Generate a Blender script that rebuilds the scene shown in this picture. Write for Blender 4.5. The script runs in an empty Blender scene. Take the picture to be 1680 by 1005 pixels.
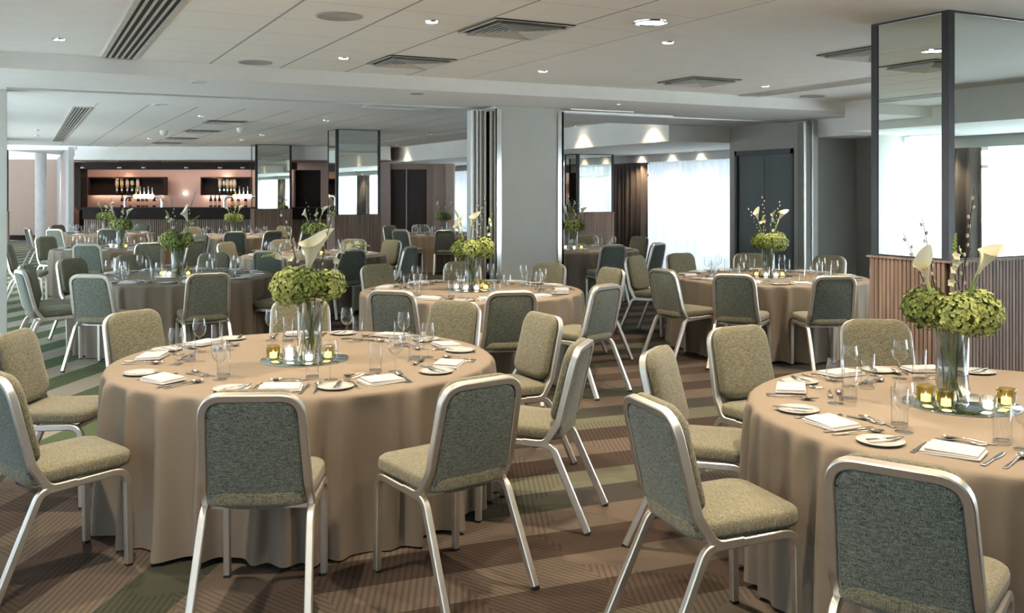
import bpy, math, random
from mathutils import Vector, Matrix
R_ = random.Random(7)
PI = math.pi
SC = bpy.context.scene
COL = SC.collection
# ------------------------------------------------------------ camera frame
F, YH, H, YAW, HC = 1557.5, 313.5, 1.65, math.radians(27.34), 2.73
CY, SY = math.cos(YAW), math.sin(YAW)
def C(X, d): return (X*CY + d*SY, -X*SY + d*CY)          # camera-aligned ground coords -> room
def P(px, py, z):                                        # pixel measured on a level z -> room point
    d = F*(H-z)/(py-YH); return C((px-840)*d/F, d)
def PD(px, d): return C((px-840)*d/F, d)
def ZD(py, d): return H-(py-YH)*d/F
# ------------------------------------------------------------ materials
def mat(name):
    m = bpy.data.materials.new(name); m.use_nodes = True
    nt = m.node_tree; b = nt.nodes['Principled BSDF']
    return m, nt, b
def nd(nt, t, **k):
    n = nt.nodes.new(t)
    for a, v in k.items(): setattr(n, a, v)
    return n
def mth(nt, op, a, b=None, c=None):
    n = nd(nt, 'ShaderNodeMath', operation=op)
    for i, v in enumerate((a, b, c)):
        if v is None: continue
        if isinstance(v, (int, float)): n.inputs[i].default_value = v
        else: nt.links.new(v, n.inputs[i])
    return n.outputs[0]
def ramp(nt, fac, stops, interp='LINEAR'):
    r = nd(nt, 'ShaderNodeValToRGB'); r.color_ramp.interpolation = interp
    el = r.color_ramp.elements
    while len(el) < len(stops): el.new(.5)
    for e, (p, c) in zip(el, stops): e.position = p; e.color = (*c, 1)
    nt.links.new(fac, r.inputs[0]); return r.outputs[0]
def simple(name, col, rough=.5, metal=0, var=.08, scale=6, bump=0, bscale=200, spec=.5, trans=0, ior=1.45, stretch=None):
    m, nt, b = mat(name)
    tc = nd(nt, 'ShaderNodeTexCoord'); mp = nd(nt, 'ShaderNodeMapping')
    nt.links.new(tc.outputs['Object'], mp.inputs[0])
    if stretch: mp.inputs['Scale'].default_value = stretch
    nz = nd(nt, 'ShaderNodeTexNoise'); nz.inputs['Scale'].default_value = scale; nz.inputs['Detail'].default_value = 4
    nt.links.new(mp.outputs[0], nz.inputs[0])
    lo = tuple(c*(1-var) for c in col); hi = tuple(min(1, c*(1+var)) for c in col)
    nt.links.new(ramp(nt, nz.outputs[0], [(.3, lo), (.7, hi)]), b.inputs['Base Color'])
    b.inputs['Roughness'].default_value = rough; b.inputs['Metallic'].default_value = metal
    b.inputs['Specular IOR Level'].default_value = spec
    if trans: b.inputs['Transmission Weight'].default_value = trans; b.inputs['IOR'].default_value = ior
    if bump:
        n2 = nd(nt, 'ShaderNodeTexNoise'); n2.inputs['Scale'].default_value = bscale
        nt.links.new(mp.outputs[0], n2.inputs[0])
        bp = nd(nt, 'ShaderNodeBump'); bp.inputs['Strength'].default_value = bump; bp.inputs['Distance'].default_value = .002
        nt.links.new(n2.outputs[0], bp.inputs['Height']); nt.links.new(bp.outputs[0], b.inputs['Normal'])
    return m
def emit(name, col, s):
    m, nt, b = mat(name); b.inputs['Base Color'].default_value = (*col, 1)
    b.inputs['Emission Color'].default_value = (*col, 1); b.inputs['Emission Strength'].default_value = s
    return m
def thin_glass(name, col=(.97, .98, .98), ior=1.5, rough=.0, k=1.0, streak=False):
    m, nt, b = mat(name); nt.nodes.remove(b)
    out = nt.nodes['Material Output']
    tr = nd(nt, 'ShaderNodeBsdfTransparent'); tr.inputs[0].default_value = (*col, 1)
    gl = nd(nt, 'ShaderNodeBsdfGlossy'); gl.inputs['Roughness'].default_value = rough
    gl.inputs[0].default_value = (1, 1, 1, 1)
    lw = nd(nt, 'ShaderNodeLayerWeight'); lw.inputs[0].default_value = .5
    f = mth(nt, 'MULTIPLY_ADD', mth(nt, 'POWER', lw.outputs['Facing'], 2.6), .62*k, .040*k)
    f = mth(nt, 'MINIMUM', f, 1.0)
    if streak:
        cm = nd(nt, 'ShaderNodeMix', data_type='RGBA'); nt.links.new(mth(nt, 'POWER', lw.outputs['Facing'], 3.2), cm.inputs[0])
        cm.inputs[6].default_value = (*col, 1); cm.inputs[7].default_value = (.22, .23, .22, 1); nt.links.new(cm.outputs[2], tr.inputs[0])
    mx = nd(nt, 'ShaderNodeMixShader')
    nt.links.new(f, mx.inputs[0]); nt.links.new(tr.outputs[0], mx.inputs[1]); nt.links.new(gl.outputs[0], mx.inputs[2])
    nt.links.new(mx.outputs[0], out.inputs[0])
    return m
def fabric(name, dark, light, scale=1.0):
    m, nt, b = mat(name)
    tc = nd(nt, 'ShaderNodeTexCoord')
    def nz(sc, st, det=2):
        mp = nd(nt, 'ShaderNodeMapping'); mp.inputs['Scale'].default_value = st
        nt.links.new(tc.outputs['Object'], mp.inputs[0])
        n = nd(nt, 'ShaderNodeTexNoise'); n.inputs['Scale'].default_value = sc; n.inputs['Detail'].default_value = det
        nt.links.new(mp.outputs[0], n.inputs[0]); return n.outputs[0]
    a = nz(420*scale, (1, 1, .07)); c = nz(420*scale, (1, .08, 1)); e = nz(260, (1, 1, 1))
    mx = mth(nt, 'MAXIMUM', a, c)
    s = mth(nt, 'ADD', mx, mth(nt, 'MULTIPLY', mth(nt, 'SUBTRACT', e, .5), .45))
    mid = tuple((x+y)/2 for x, y in zip(dark, light))
    nt.links.new(ramp(nt, s, [(.44, dark), (.58, mid), (.74, light)]), b.inputs['Base Color'])
    b.inputs['Roughness'].default_value = .92; b.inputs['Specular IOR Level'].default_value = .15
    b.inputs['Sheen Weight'].default_value = .25
    bp = nd(nt, 'ShaderNodeBump'); bp.inputs['Strength'].default_value = .5; bp.inputs['Distance'].default_value = .002
    nt.links.new(s, bp.inputs['Height']); nt.links.new(bp.outputs[0], b.inputs['Normal'])
    return m
def sheer(name, col, t=.35):
    m, nt, b = mat(name); nt.nodes.remove(b); out = nt.nodes['Material Output']
    tr = nd(nt, 'ShaderNodeBsdfTransparent'); tl = nd(nt, 'ShaderNodeBsdfTranslucent'); df = nd(nt, 'ShaderNodeBsdfDiffuse')
    tl.inputs[0].default_value = (*col, 1); df.inputs[0].default_value = (*col, 1)
    a = nd(nt, 'ShaderNodeMixShader'); a.inputs[0].default_value = .6
    nt.links.new(df.outputs[0], a.inputs[1]); nt.links.new(tl.outputs[0], a.inputs[2])
    tc = nd(nt, 'ShaderNodeTexCoord'); mp = nd(nt, 'ShaderNodeMapping'); mp.inputs['Scale'].default_value = (1, 1, .02)
    nt.links.new(tc.outputs['Object'], mp.inputs[0])
    n = nd(nt, 'ShaderNodeTexNoise'); n.inputs['Scale'].default_value = 3.5; nt.links.new(mp.outputs[0], n.inputs[0])
    f = mth(nt, 'MULTIPLY_ADD', n.outputs[0], .5, t-.25)
    mx = nd(nt, 'ShaderNodeMixShader'); nt.links.new(f, mx.inputs[0])
    nt.links.new(a.outputs[0], mx.inputs[1]); nt.links.new(tr.outputs[0], mx.inputs[2]); nt.links.new(mx.outputs[0], out.inputs[0])
    return m
M = {}
M['plaster'] = simple('ceiling plaster', (.88, .87, .82), .85, var=.02)
M['wall'] = simple('wall paint', (.56, .56, .53), .8, var=.02)
M['grey'] = simple('grey pillar paint', (.56, .56, .51), .6, var=.02)
M['dkwall'] = simple('dark taupe wall', (.26, .25, .225), .7, var=.03)
M['taupe'] = simple('taupe wall', (.40, .375, .335), .7, var=.03)
M['salmon'] = simple('salmon wall', (.60, .45, .34), .8, var=.03)
M['salmon2'] = simple('brown pink wall', (.48, .36, .30), .8, var=.03)
M['barwall'] = simple('bar back wall', (.58, .45, .40), .5, var=.03)
M['black'] = simple('dark brown panel', (.028, .020, .018), .6, var=.1, spec=.15)
M['brown'] = simple('dark brown door', (.055, .035, .026), .5, var=.1, stretch=(1, 1, .2))
M['door'] = simple('slate door', (.075, .088, .088), .45, var=.12, scale=3, stretch=(1, 1, .3))
M['doorf'] = simple('door frame', (.06, .065, .065), .5)
M['alu'] = simple('satin aluminium', (.76, .73, .67), .40, 1, var=.04, scale=20)
M['chrome'] = simple('polished chrome', (.85, .86, .85), .12, 1, var=.02)
M['steel'] = simple('cutlery steel', (.62, .60, .57), .16, 1, var=.05, scale=30)
M['bronze'] = simple('dark bronze frame', (.045, .043, .045), .35, .6)
M['rubber'] = simple('black rubber', (.02, .02, .02), .6)
M['mirror'] = simple('mirror', (.74, .80, .76), .01, 1, var=.0)
M['mirrorb'] = simple('mirror plate', (.70, .80, .82), .01, 1, var=.0)
M['cloth'] = simple('beige tablecloth', (.245, .203, .155), .75, var=.03, scale=3, bump=.08, bscale=900, spec=.2)
M['napkin'] = simple('white napkin', (.56, .55, .54), .85, var=.02, bump=.1, bscale=900, spec=.2)
M['china'] = simple('white china', (.52, .52, .50), .15, var=.01)
M['fab'] = fabric('sage tweed', (.085, .088, .060), (.34, .315, .215))
M['fabb'] = fabric('sage tweed back', (.058, .074, .063), (.275, .30, .245))  # same tweed; cool shade on the chair backs is put into its colour
M['glass'] = thin_glass('clear glass', (.97, .975, .975), 1.55, k=1.3, streak=True)
M['vase'] = thin_glass('vase glass', (.95, .96, .96), 1.5, k=1.3, streak=True)
M['water'] = thin_glass('water', (.90, .93, .86), 1.33, k=1.2)
M['amber'] = thin_glass('olive glass', (.78, .73, .44), 1.5, k=1.3)
M['pane'] = thin_glass('window pane', (.96, .98, .98), 1.45, k=.3)
M['wax'] = emit('candle wax', (1.0, .78, .52), 2.6)  # wax emits by itself, standing in for the flame's light inside it
M['flame'] = emit('flame', (1.0, .86, .62), 5)
M['stem'] = simple('green stem', (.22, .30, .09), .5, var=.3, scale=20)
M['hyd'] = simple('hydrangea petals', (.36, .42, .13), .7, var=.45, scale=38)
M['hyd2'] = simple('hydrangea petals deep', (.17, .22, .045), .7, var=.5, scale=38)
M['core'] = simple('flower core', (.05, .09, .02), .9)
M['calla'] = simple('calla white', (.72, .72, .55), .5, var=.06)
M['orchid'] = simple('white blossom', (.70, .70, .50), .6, var=.15, scale=30)
M['bud'] = simple('green bud', (.22, .33, .06), .6, var=.2, scale=30)
M['twig'] = simple('willow twig', (.055, .03, .025), .7)
M['catkin'] = simple('catkin', (.55, .52, .44), .9, var=.2, scale=60)
M['yellow'] = simple('spadix', (.75, .55, .08), .6)
M['down'] = emit('lamp disc', (1.0, .86, .66), 22)
M['white'] = simple('white enamel', (.75, .74, .70), .4)
M['ventd'] = simple('vent dark', (.02, .02, .022), .6)
M['vent'] = simple('vent metal', (.60, .57, .50), .5)
M['drape'] = simple('taupe drape', (.14, .115, .10), .9, var=.08)
M['sheer'] = sheer('sheer voile', (.74, .78, .82), .12)
def wood():
    m, nt, b = mat('slat oak')
    g = nd(nt, 'ShaderNodeNewGeometry'); mp = nd(nt, 'ShaderNodeMapping'); mp.inputs['Scale'].default_value = (30, 30, 1.2)
    nt.links.new(g.outputs['Position'], mp.inputs[0])
    n = nd(nt, 'ShaderNodeTexNoise'); n.inputs['Scale'].default_value = 1; n.inputs['Detail'].default_value = 5
    nt.links.new(mp.outputs[0], n.inputs[0])
    nt.links.new(ramp(nt, n.outputs[0], [(.3, (.17, .115, .08)), (.5, (.27, .19, .14)), (.7, (.38, .28, .21))]), b.inputs['Base Color'])
    b.inputs['Roughness'].default_value = .55
    return m
M['wood'] = wood()
def tiles():
    m, nt, b = mat('ceiling tile')
    g = nd(nt, 'ShaderNodeNewGeometry'); s = nd(nt, 'ShaderNodeSeparateXYZ'); nt.links.new(g.outputs['Position'], s.inputs[0])
    def line(o, off, w, sp=.593):
        f = mth(nt, 'FRACT', mth(nt, 'DIVIDE', mth(nt, 'SUBTRACT', o, off-w/2), sp))
        return mth(nt, 'LESS_THAN', f, w/sp)
    a = line(s.outputs[0], .828, .018); c = line(s.outputs[1], 5.92, .005)
    k = mth(nt, 'MAXIMUM', mth(nt, 'MULTIPLY', a, .60), mth(nt, 'MULTIPLY', c, .60))
    mx = nd(nt, 'ShaderNodeMix', data_type='RGBA'); nt.links.new(k, mx.inputs[0])
    mx.inputs[6].default_value = (.88, .86, .79, 1); mx.inputs[7].default_value = (.10, .095, .085, 1)
    nt.links.new(mx.outputs[2], b.inputs['Base Color']); b.inputs['Roughness'].default_value = .9
    return m
M['tile'] = tiles()
def carpet():
    m, nt, b = mat('banded carpet')
    g = nd(nt, 'ShaderNodeNewGeometry'); s = nd(nt, 'ShaderNodeSeparateXYZ'); nt.links.new(g.outputs['Position'], s.inputs[0])
    x, y = s.outputs[0], s.outputs[1]
    tl = mth(nt, 'MULTIPLY', mth(nt, 'SUBTRACT', y, mth(nt, 'MULTIPLY', x, 1.5)), .55)
    tr = mth(nt, 'ADD', mth(nt, 'ADD', y, mth(nt, 'MULTIPLY', x, .10)), .13)
    left = mth(nt, 'LESS_THAN', x, 1.05)
    t = mth(nt, 'ADD', mth(nt, 'MULTIPLY', left, tl), mth(nt, 'MULTIPLY', mth(nt, 'SUBTRACT', 1, left), tr))
    i = mth(nt, 'FLOOR', mth(nt, 'DIVIDE', t, .29))
    par = mth(nt, 'FLOORED_MODULO', i, 2)
    wn = nd(nt, 'ShaderNodeTexWhiteNoise', noise_dimensions='2D')
    cm = nd(nt, 'ShaderNodeCombineXYZ'); nt.links.new(i, cm.inputs[0])
    nt.links.new(mth(nt, 'FLOOR', mth(nt, 'DIVIDE', mth(nt, 'ADD', x, mth(nt, 'MULTIPLY', i, .37)), 1.7)), cm.inputs[1])
    nt.links.new(cm.outputs[0], wn.inputs[0])
    dk = ramp(nt, wn.outputs[0], [(0, (.050, .036, .029)), (.35, (.044, .047, .034)), (.62, (.060, .046, .037)), (.82, (.045, .042, .038))], 'CONSTANT')
    lt = ramp(nt, wn.outputs[0], [(0, (.108, .086, .068)), (.4, (.135, .114, .090)), (.7, (.094, .080, .064)), (.88, (.105, .105, .075))], 'CONSTANT')
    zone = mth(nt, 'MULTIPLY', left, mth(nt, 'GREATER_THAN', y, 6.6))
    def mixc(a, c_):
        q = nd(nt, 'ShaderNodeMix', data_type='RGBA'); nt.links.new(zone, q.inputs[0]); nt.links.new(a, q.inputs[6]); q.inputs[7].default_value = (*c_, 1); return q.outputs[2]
    dk = mixc(dk, (.075, .105, .055)); lt = mixc(lt, (.27, .25, .20))  # cream and green bands, brightened here to imitate daylight on the carpet
    # hatch: fine chevron lines
    zz = mth(nt, 'ABSOLUTE', mth(nt, 'SUBTRACT', mth(nt, 'FRACT', mth(nt, 'DIVIDE', x, 1.1)), .5))
    hz = mth(nt, 'ADD', mth(nt, 'MULTIPLY', zz, 2.4), y)
    hl = mth(nt, 'LESS_THAN', mth(nt, 'FRACT', mth(nt, 'DIVIDE', hz, .066)), .42)
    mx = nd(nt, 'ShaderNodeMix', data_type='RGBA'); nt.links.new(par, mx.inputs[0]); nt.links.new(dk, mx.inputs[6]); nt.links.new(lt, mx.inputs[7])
    nz = nd(nt, 'ShaderNodeTexNoise'); nz.inputs['Scale'].default_value = 160; nt.links.new(g.outputs['Position'], nz.inputs[0])
    nb = nd(nt, 'ShaderNodeTexNoise'); nb.inputs['Scale'].default_value = .9; nt.links.new(g.outputs['Position'], nb.inputs[0])
    f = mth(nt, 'SUBTRACT', 1, mth(nt, 'MULTIPLY', mth(nt, 'MULTIPLY', hl, .30), mth(nt, 'GREATER_THAN', nb.outputs[0], .42)))
    f = mth(nt, 'MULTIPLY', f, mth(nt, 'MULTIPLY_ADD', nz.outputs[0], .7, .65))
    m2 = nd(nt, 'ShaderNodeVectorMath', operation='SCALE'); nt.links.new(mx.outputs[2], m2.inputs[0]); nt.links.new(f, m2.inputs['Scale'])
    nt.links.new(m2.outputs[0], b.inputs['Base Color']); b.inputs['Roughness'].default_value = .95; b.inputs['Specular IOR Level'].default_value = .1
    bp = nd(nt, 'ShaderNodeBump'); bp.inputs['Strength'].default_value = .35; bp.inputs['Distance'].default_value = .004
    nt.links.new(nz.outputs[0], bp.inputs['Height']); nt.links.new(bp.outputs[0], b.inputs['Normal'])
    return m
M['carpet'] = carpet()
# ------------------------------------------------------------ mesh builder
class MB:
    def __init__(s): s.v = []; s.f = []; s.sm = []
    def add(s, vs, fs, smooth=False):
        o = len(s.v); s.v += [tuple(v) for v in vs]
        s.f += [tuple(o+i for i in f) for f in fs]; s.sm += [smooth]*len(fs); return s
    def box(s, a, b, T=None):
        (x0, y0, z0), (x1, y1, z1) = a, b
        vs = [Vector(p) for p in ((x0, y0, z0), (x1, y0, z0), (x1, y1, z0), (x0, y1, z0), (x0, y0, z1), (x1, y0, z1), (x1, y1, z1), (x0, y1, z1))]
        if T: vs = [T @ v for v in vs]
        return s.add(vs, [(0, 3, 2, 1), (4, 5, 6, 7), (0, 1, 5, 4), (1, 2, 6, 5), (2, 3, 7, 6), (3, 0, 4, 7)])
    def lathe(s, prof, n=32, c=(0, 0, 0), smooth=True, cap=False):
        vs = []; m = len(prof)
        for i in range(n):
            a = 2*PI*i/n
            for r, z in prof: vs.append((c[0]+r*math.cos(a), c[1]+r*math.sin(a), c[2]+z))
        fs = [(i*m+j, ((i+1) % n)*m+j, ((i+1) % n)*m+j+1, i*m+j+1) for i in range(n) for j in range(m-1)]
        if cap: fs += [tuple(i*m for i in range(n))[::-1], tuple(i*m+m-1 for i in range(n))]
        return s.add(vs, fs, smooth)
    def sweep(s, path, sec, n0=None, caps=True, smooth=True, scales=None):
        path = [Vector(p) for p in path]; N = len(path)
        tan = []
        for i in range(N):
            t = (path[min(i+1, N-1)]-path[max(i-1, 0)]); tan.append(t.normalized())
        n = Vector(n0) if n0 else Vector((0, 0, 1)).cross(tan[0])
        if n.length < 1e-4: n = Vector((1, 0, 0))
        n = (n-tan[0]*n.dot(tan[0])).normalized()
        vs = []; k = len(sec)
        for i in range(N):
            if i:
                q = tan[i-1].rotation_difference(tan[i]); n = (q @ n); n = (n-tan[i]*n.dot(tan[i])).normalized()
            b = tan[i].cross(n); sc = scales[i] if scales else 1
            for a, c in sec: vs.append(path[i]+n*a*sc+b*c*sc)
        fs = [(i*k+j, i*k+(j+1) % k, (i+1)*k+(j+1) % k, (i+1)*k+j) for i in range(N-1) for j in range(k)]
        s.add(vs, fs, smooth)
        if caps:
            o = len(s.v)-len(vs)
            s.f += [tuple(o+j for j in range(k))[::-1], tuple(o+(N-1)*k+j for j in range(k))]; s.sm += [False, False]
        return s
    def puff(s, outline, rings, T, crown=0):
        # outline: 2D loop; rings: (scale, height); T maps (a,b,h)
        vs = []; k = len(outline)
        for sc, h in rings:
            for a, b in outline: vs.append(T(a*sc, b*sc, h))
        fs = [(i*k+j, i*k+(j+1) % k, (i+1)*k+(j+1) % k, (i+1)*k+j) for i in range(len(rings)-1) for j in range(k)]
        n = len(vs); vs.append(T(0, 0, rings[0][1])); vs.append(T(0, 0, rings[-1][1]+crown))
        L = (len(rings)-1)*k
        fs += [(n, (j+1) % k, j) for j in range(k)] + [(n+1, L+j, L+(j+1) % k) for j in range(k)]
        return s.add(vs, fs, True)
    def ball(s, c, r, nu=10, nv=6, sc=(1, 1, 1), T=None):
        prof = [(max(1e-4, math.sin(PI*j/nv))*r, -math.cos(PI*j/nv)*r) for j in range(nv+1)]
        vs = []; m = len(prof)
        for i in range(nu):
            a = 2*PI*i/nu
            for rr, z in prof:
                p = Vector((rr*math.cos(a)*sc[0], rr*math.sin(a)*sc[1], z*sc[2]))
                if T: p = T @ p
                vs.append(p+Vector(c))
        fs = [(i*m+j, ((i+1) % nu)*m+j, ((i+1) % nu)*m+j+1, i*m+j+1) for i in range(nu) for j in range(m-1)]
        return s.add(vs, fs, True)
    def mesh(s, name, m):
        me = bpy.data.meshes.new(name); me.from_pydata(s.v, [], s.f); me.update()
        me.polygons.foreach_set('use_smooth', s.sm); me.materials.append(m); me.validate()
        if m.name in ('satin aluminium', 'polished chrome'): me.set_sharp_from_angle(angle=math.radians(32))
        return me
    def obj(s, name, m, parent=None, loc=(0, 0, 0), rz=0, **tags):
        return mk(name, s.mesh(name, m), parent, loc, rz, **tags)
def mk(name, me, parent=None, loc=(0, 0, 0), rz=0, label=None, cat=None, group=None, kind=None):
    o = bpy.data.objects.new(name, me); COL.objects.link(o)
    o.location = loc; o.rotation_euler = (0, 0, rz)
    if parent: o.parent = parent
    tag(o, label, cat, group, kind); return o
def tag(o, label=None, cat=None, group=None, kind=None):
    if label: o['label'] = label
    if cat: o['category'] = cat
    if group: o['group'] = group
    if kind: o['kind'] = kind
    return o
def root(name, loc, rz, label, cat, group=None): return mk(name, None, None, loc, rz, label, cat, group)
def dup(r, loc, rz, label, group=None, deep=True, parts=None):
    def rec(o, par, lvl):
        c = o.copy(); COL.objects.link(c)
        if par: c.parent = par
        for ch in KIDS.get(o.name, []):
            if not deep and lvl >= 1: continue
            rec(ch, c, lvl+1)
        return c
    c = rec(r, None, 0); c.location = loc; c.rotation_euler = (0, 0, rz); c['label'] = label
    if group: c['group'] = group
    return c
KIDS = {}
def freeze():
    for o in list(COL.objects):
        if o.parent: KIDS.setdefault(o.parent.name, []).append(o) if o not in KIDS.get(o.parent.name, []) else None
def rrect(w, h, r, n=4):
    pts = []
    for cx, cy, a0 in ((w-r, h-r, 0), (-w+r, h-r, 90), (-w+r, -h+r, 180), (w-r, -h+r, 270)):
        for i in range(n+1):
            a = math.radians(a0+90*i/n); pts.append((cx+r*math.cos(a), cy+r*math.sin(a)))
    return pts
def circ(r, n=10): return [(r*math.cos(2*PI*i/n), r*math.sin(2*PI*i/n)) for i in range(n)]
def fillet(pts, r, n=6):
    out = [Vector(pts[0])]
    for i in range(1, len(pts)-1):
        p0, p, p1 = Vector(pts[i-1]), Vector(pts[i]), Vector(pts[i+1])
        rr = r[i-1] if isinstance(r, (list, tuple)) else r
        a = (p0-p).normalized(); b = (p1-p).normalized(); ang = a.angle(b)
        dd = min(rr/math.tan(ang/2), (p0-p).length*.49, (p1-p).length*.49)
        s, e = p+a*dd, p+b*dd
        for k in range(n+1):
            t = k/n; out.append(s*(1-t)**2+p*2*t*(1-t)+e*t*t)
    out.append(Vector(pts[-1])); return out
def struct(name, mb, m): return mb.obj(name, m, kind='structure')
def B(*ab): return MB().box(*ab)
# ------------------------------------------------------------ camera
cam = bpy.data.cameras.new('camera'); co = bpy.data.objects.new('camera', cam); COL.objects.link(co)
co.location = (0, 0, H); co.rotation_euler = (PI/2, 0, -YAW)
cam.sensor_width = 36; cam.lens = 36*F/1680; cam.shift_y = -(502.5-YH)/1680; cam.clip_start = .05; cam.clip_end = 200
SC.camera = co
# ------------------------------------------------------------ room shell
XL, YB = -2.1, -5.5                  # left window wall, wall behind camera
XR = 11.3                            # right window wall
YE = 36
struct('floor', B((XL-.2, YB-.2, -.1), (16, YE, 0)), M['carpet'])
Y0, Y1 = 8.33, 11.15                 # dropped beam
ZS = 2.603
ZA = 2.37                            # alcove ceiling
struct('ceiling', B((-.55, YB, HC), (.828, Y0, HC+.1)).box((3.793, YB, HC), (8.83, Y0, HC+.1)).box((-.55, Y1, HC), (.828, 24.9, HC+.1)), M['plaster'])
struct('ceiling_tiles', B((.828, YB, HC), (3.793, Y0, HC+.1)).box((.828, Y1, HC), (8.25, 24.9, HC+.1)), M['tile'])
struct('ceiling_beam', B((-.55, Y0, ZS), (9.45, Y1, HC+.1)), M['plaster'])
# bulkheads and alcove ceilings, left and right
struct('ceiling_bulkhead_left', B((XL, YB, ZA+.12), (-.55, 24.9, HC+.1)), M['plaster'])
bh = MB(); bh.box((8.83, YB, ZA), (XR+.3, Y0, HC+.1)).box((9.45, Y0, ZA), (XR+.3, Y1, HC+.1)).box((8.28, Y1-.05, ZA), (XR+.3, 26.5, HC+.1))
struct('ceiling_bulkhead_right', bh, M['plaster'])
struct('trim_1', B((XR-.35, Y1, ZA-.15), (XR-.30, 26, ZA)).box((XR-.35, YB, ZA-.15), (XR-.30, Y0, ZA)), M['wall'])
# ---- windows: side wall pieces, mullions, panes
def window_wall(tagn, x, y0, y1, zt, sgn, nums):
    w = MB(); w.box((x, y0, zt-.02), (x+sgn*.2, y1, HC+.1))
    struct('wall_'+tagn, w, M['wall'])
    f = MB(); n = max(1, round((y1-y0)/1.6))
    for k in range(n+1):
        yy = y0+(y1-y0)*k/n; f.box((x, yy-.03, 0), (x+sgn*.06, yy+.03, zt))
    f.box((x, y0, 0), (x+sgn*.06, y1, .08)); f.box((x, y0, 1.95), (x+sgn*.06, y1, 2.0)); f.box((x, y0, zt-.06), (x+sgn*.06, y1, zt))
    fo = struct('window_%d' % nums, f, M['white'])
    p = MB(); p.box((x+sgn*.025, y0, .05), (x+sgn*.03, y1, zt-.05)); p.obj('window_pane', M['pane'], fo)
def daylight(x, y0, y1, zt, sgn, power, col):
    l = bpy.data.lights.new('daylight', 'AREA'); l.shape = 'RECTANGLE'; l.size = zt-.1; l.size_y = y1-y0
    l.energy = power*(y1-y0); l.color = col
    o = bpy.data.objects.new('daylight', l); COL.objects.link(o)
    o.location = (x+sgn*.32, (y0+y1)/2, zt/2); o.rotation_euler = (0, PI/2 if sgn > 0 else -PI/2, 0)
window_wall('left', XL, YB, 24.9, 2.40, -1, 1)
window_wall('right', XR, YB, Y0, 2.25, 1, 2)
window_wall('right_far', XR, Y1, 27, 2.25, 1, 3)
DAY = (.87, .95, 1.0)
daylight(XL, YB, 8.2, 2.4, -1, 7, DAY); daylight(XL, 8.2, 24.9, 2.4, -1, 40, DAY)
daylight(XR, YB, Y0, 2.25, 1, 44, DAY); daylight(XR, Y1, 27, 2.25, 1, 9.5, DAY)
# ---- solid walls
struct('wall_behind', B((XL-.2, YB-.2, 0), (XR+.3, YB, HC+.1)), M['wall'])
struct('wall_door', B((9.40, 9.55, 0), (9.60, 9.78, HC)).box((9.40, 9.78, 2.24), (9.60, 10.98, HC)).box((9.40, 10.98, 0), (9.60, Y1-.05, HC)).box((9.6, Y1-.2, 0), (XR+.3, Y1-.05, ZA)), M['taupe'])
struct('wall_niche', B((9.40, 9.42, 0), (10.2, 9.55, HC)).box((10.2, Y0-.0, 0), (10.35, 9.55, HC)).box((10.2, Y0-.15, 0), (XR+.3, Y0, HC)), M['dkwall'])
db = MB().box((9.385, 9.78, 0), (9.44, 9.83, 2.24)).box((9.385, 10.93, 0), (9.44, 10.98, 2.24)).box((9.385, 9.78, 2.17), (9.44, 10.98, 2.24))
dr = db.obj('door_1', M['doorf'], kind='structure')
for a, b_ in ((9.835, 10.375), (10.385, 10.925)):
    lf = MB().box((9.42, a, .01), (9.46, b_, 2.16)).obj('door_leaf', M['door'], dr)
hp = MB().box((9.405, 10.42, 1.0), (9.42, 10.48, 1.3)).obj('push_plate', M['doorf'], dr)
struct('trim_5', B((9.37, 9.395, 0), (9.46, 9.42, ZS)), M['wall'])
struct('trim_2', MB().box((10.18, 8.75, 0), (10.22, 8.8, 2.1)).box((10.18, 8.5, 2.07), (10.22, 8.8, 2.1)), M['doorf'])
# left stub of the folding partition
struct('wall_partition_left', B((XL, 10.05, 0), (-.12, 10.3, HC)), M['grey'])
# track on the beam soffit
tk = MB().box((-.12, 9.84, ZS-.012), (9.4, 9.855, ZS+.01)).box((-.12, 9.89, ZS-.012), (9.4, 9.905, ZS+.01))
tk.box((5.62, 9.70, ZS-.018), (6.5, 9.74, ZS)).box((5.62, 9.40, ZS-.014), (6.5, 9.43, ZS)).box((6.5, 9.70, ZS-.012), (7.3, 9.715, ZS)); tk.box((3.4, 10.25, ZS-.014), (4.4, 10.27, ZS)); tk.box((3.4, 9.85, ZS-.014), (3.42, 10.27, ZS))
struct('trim_3', tk, M['alu'])
# far end (runs square to the camera): plane at depth d between pixel columns
def wallD(mb, px0, px1, z0, z1, d, th=.15):
    a = PD(px0, d); b = PD(px1, d); a2 = PD(px0, d+th); b2 = PD(px1, d+th)
    b2 = (b[0]+th*SY, b[1]+th*CY); a2 = (a[0]+th*SY, a[1]+th*CY)
    vs = [(*p, z) for z in (z0, z1) for p in (a, b, b2, a2)]
    return mb.add(vs, [(0, 3, 2, 1), (4, 5, 6, 7), (0, 1, 5, 4), (1, 2, 6, 5), (2, 3, 7, 6), (3, 0, 4, 7)])
DB = 23.0
def zb(py, d=DB): return ZD(py, d)
w = wallD(MB(), 122, 640, zb(262), HC+.05, DB, .12)
wallD(w, -60, 127, zb(246), HC+.05, DB, .12)
struct('wall_bar_fascia', w, M['plaster'])
w = wallD(MB(), -80, 760, HC+.02, HC+.12, DB+.1, 12); struct('ceiling_lobby', w, M['plaster'])
w = wallD(MB(), 122, 640, zb(262)-.02, zb(262)+.02, DB+.1, 3.2); struct('ceiling_bar', w, M['salmon2'])
w = wallD(MB(), -80, 180, 0, 2.72, 32, .15); struct('wall_lobby', w, M['salmon'])
w = wallD(MB(), -80, 180, 0, .17, 31.97, .05); struct('baseboard_lobby', w, M['black'])
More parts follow.
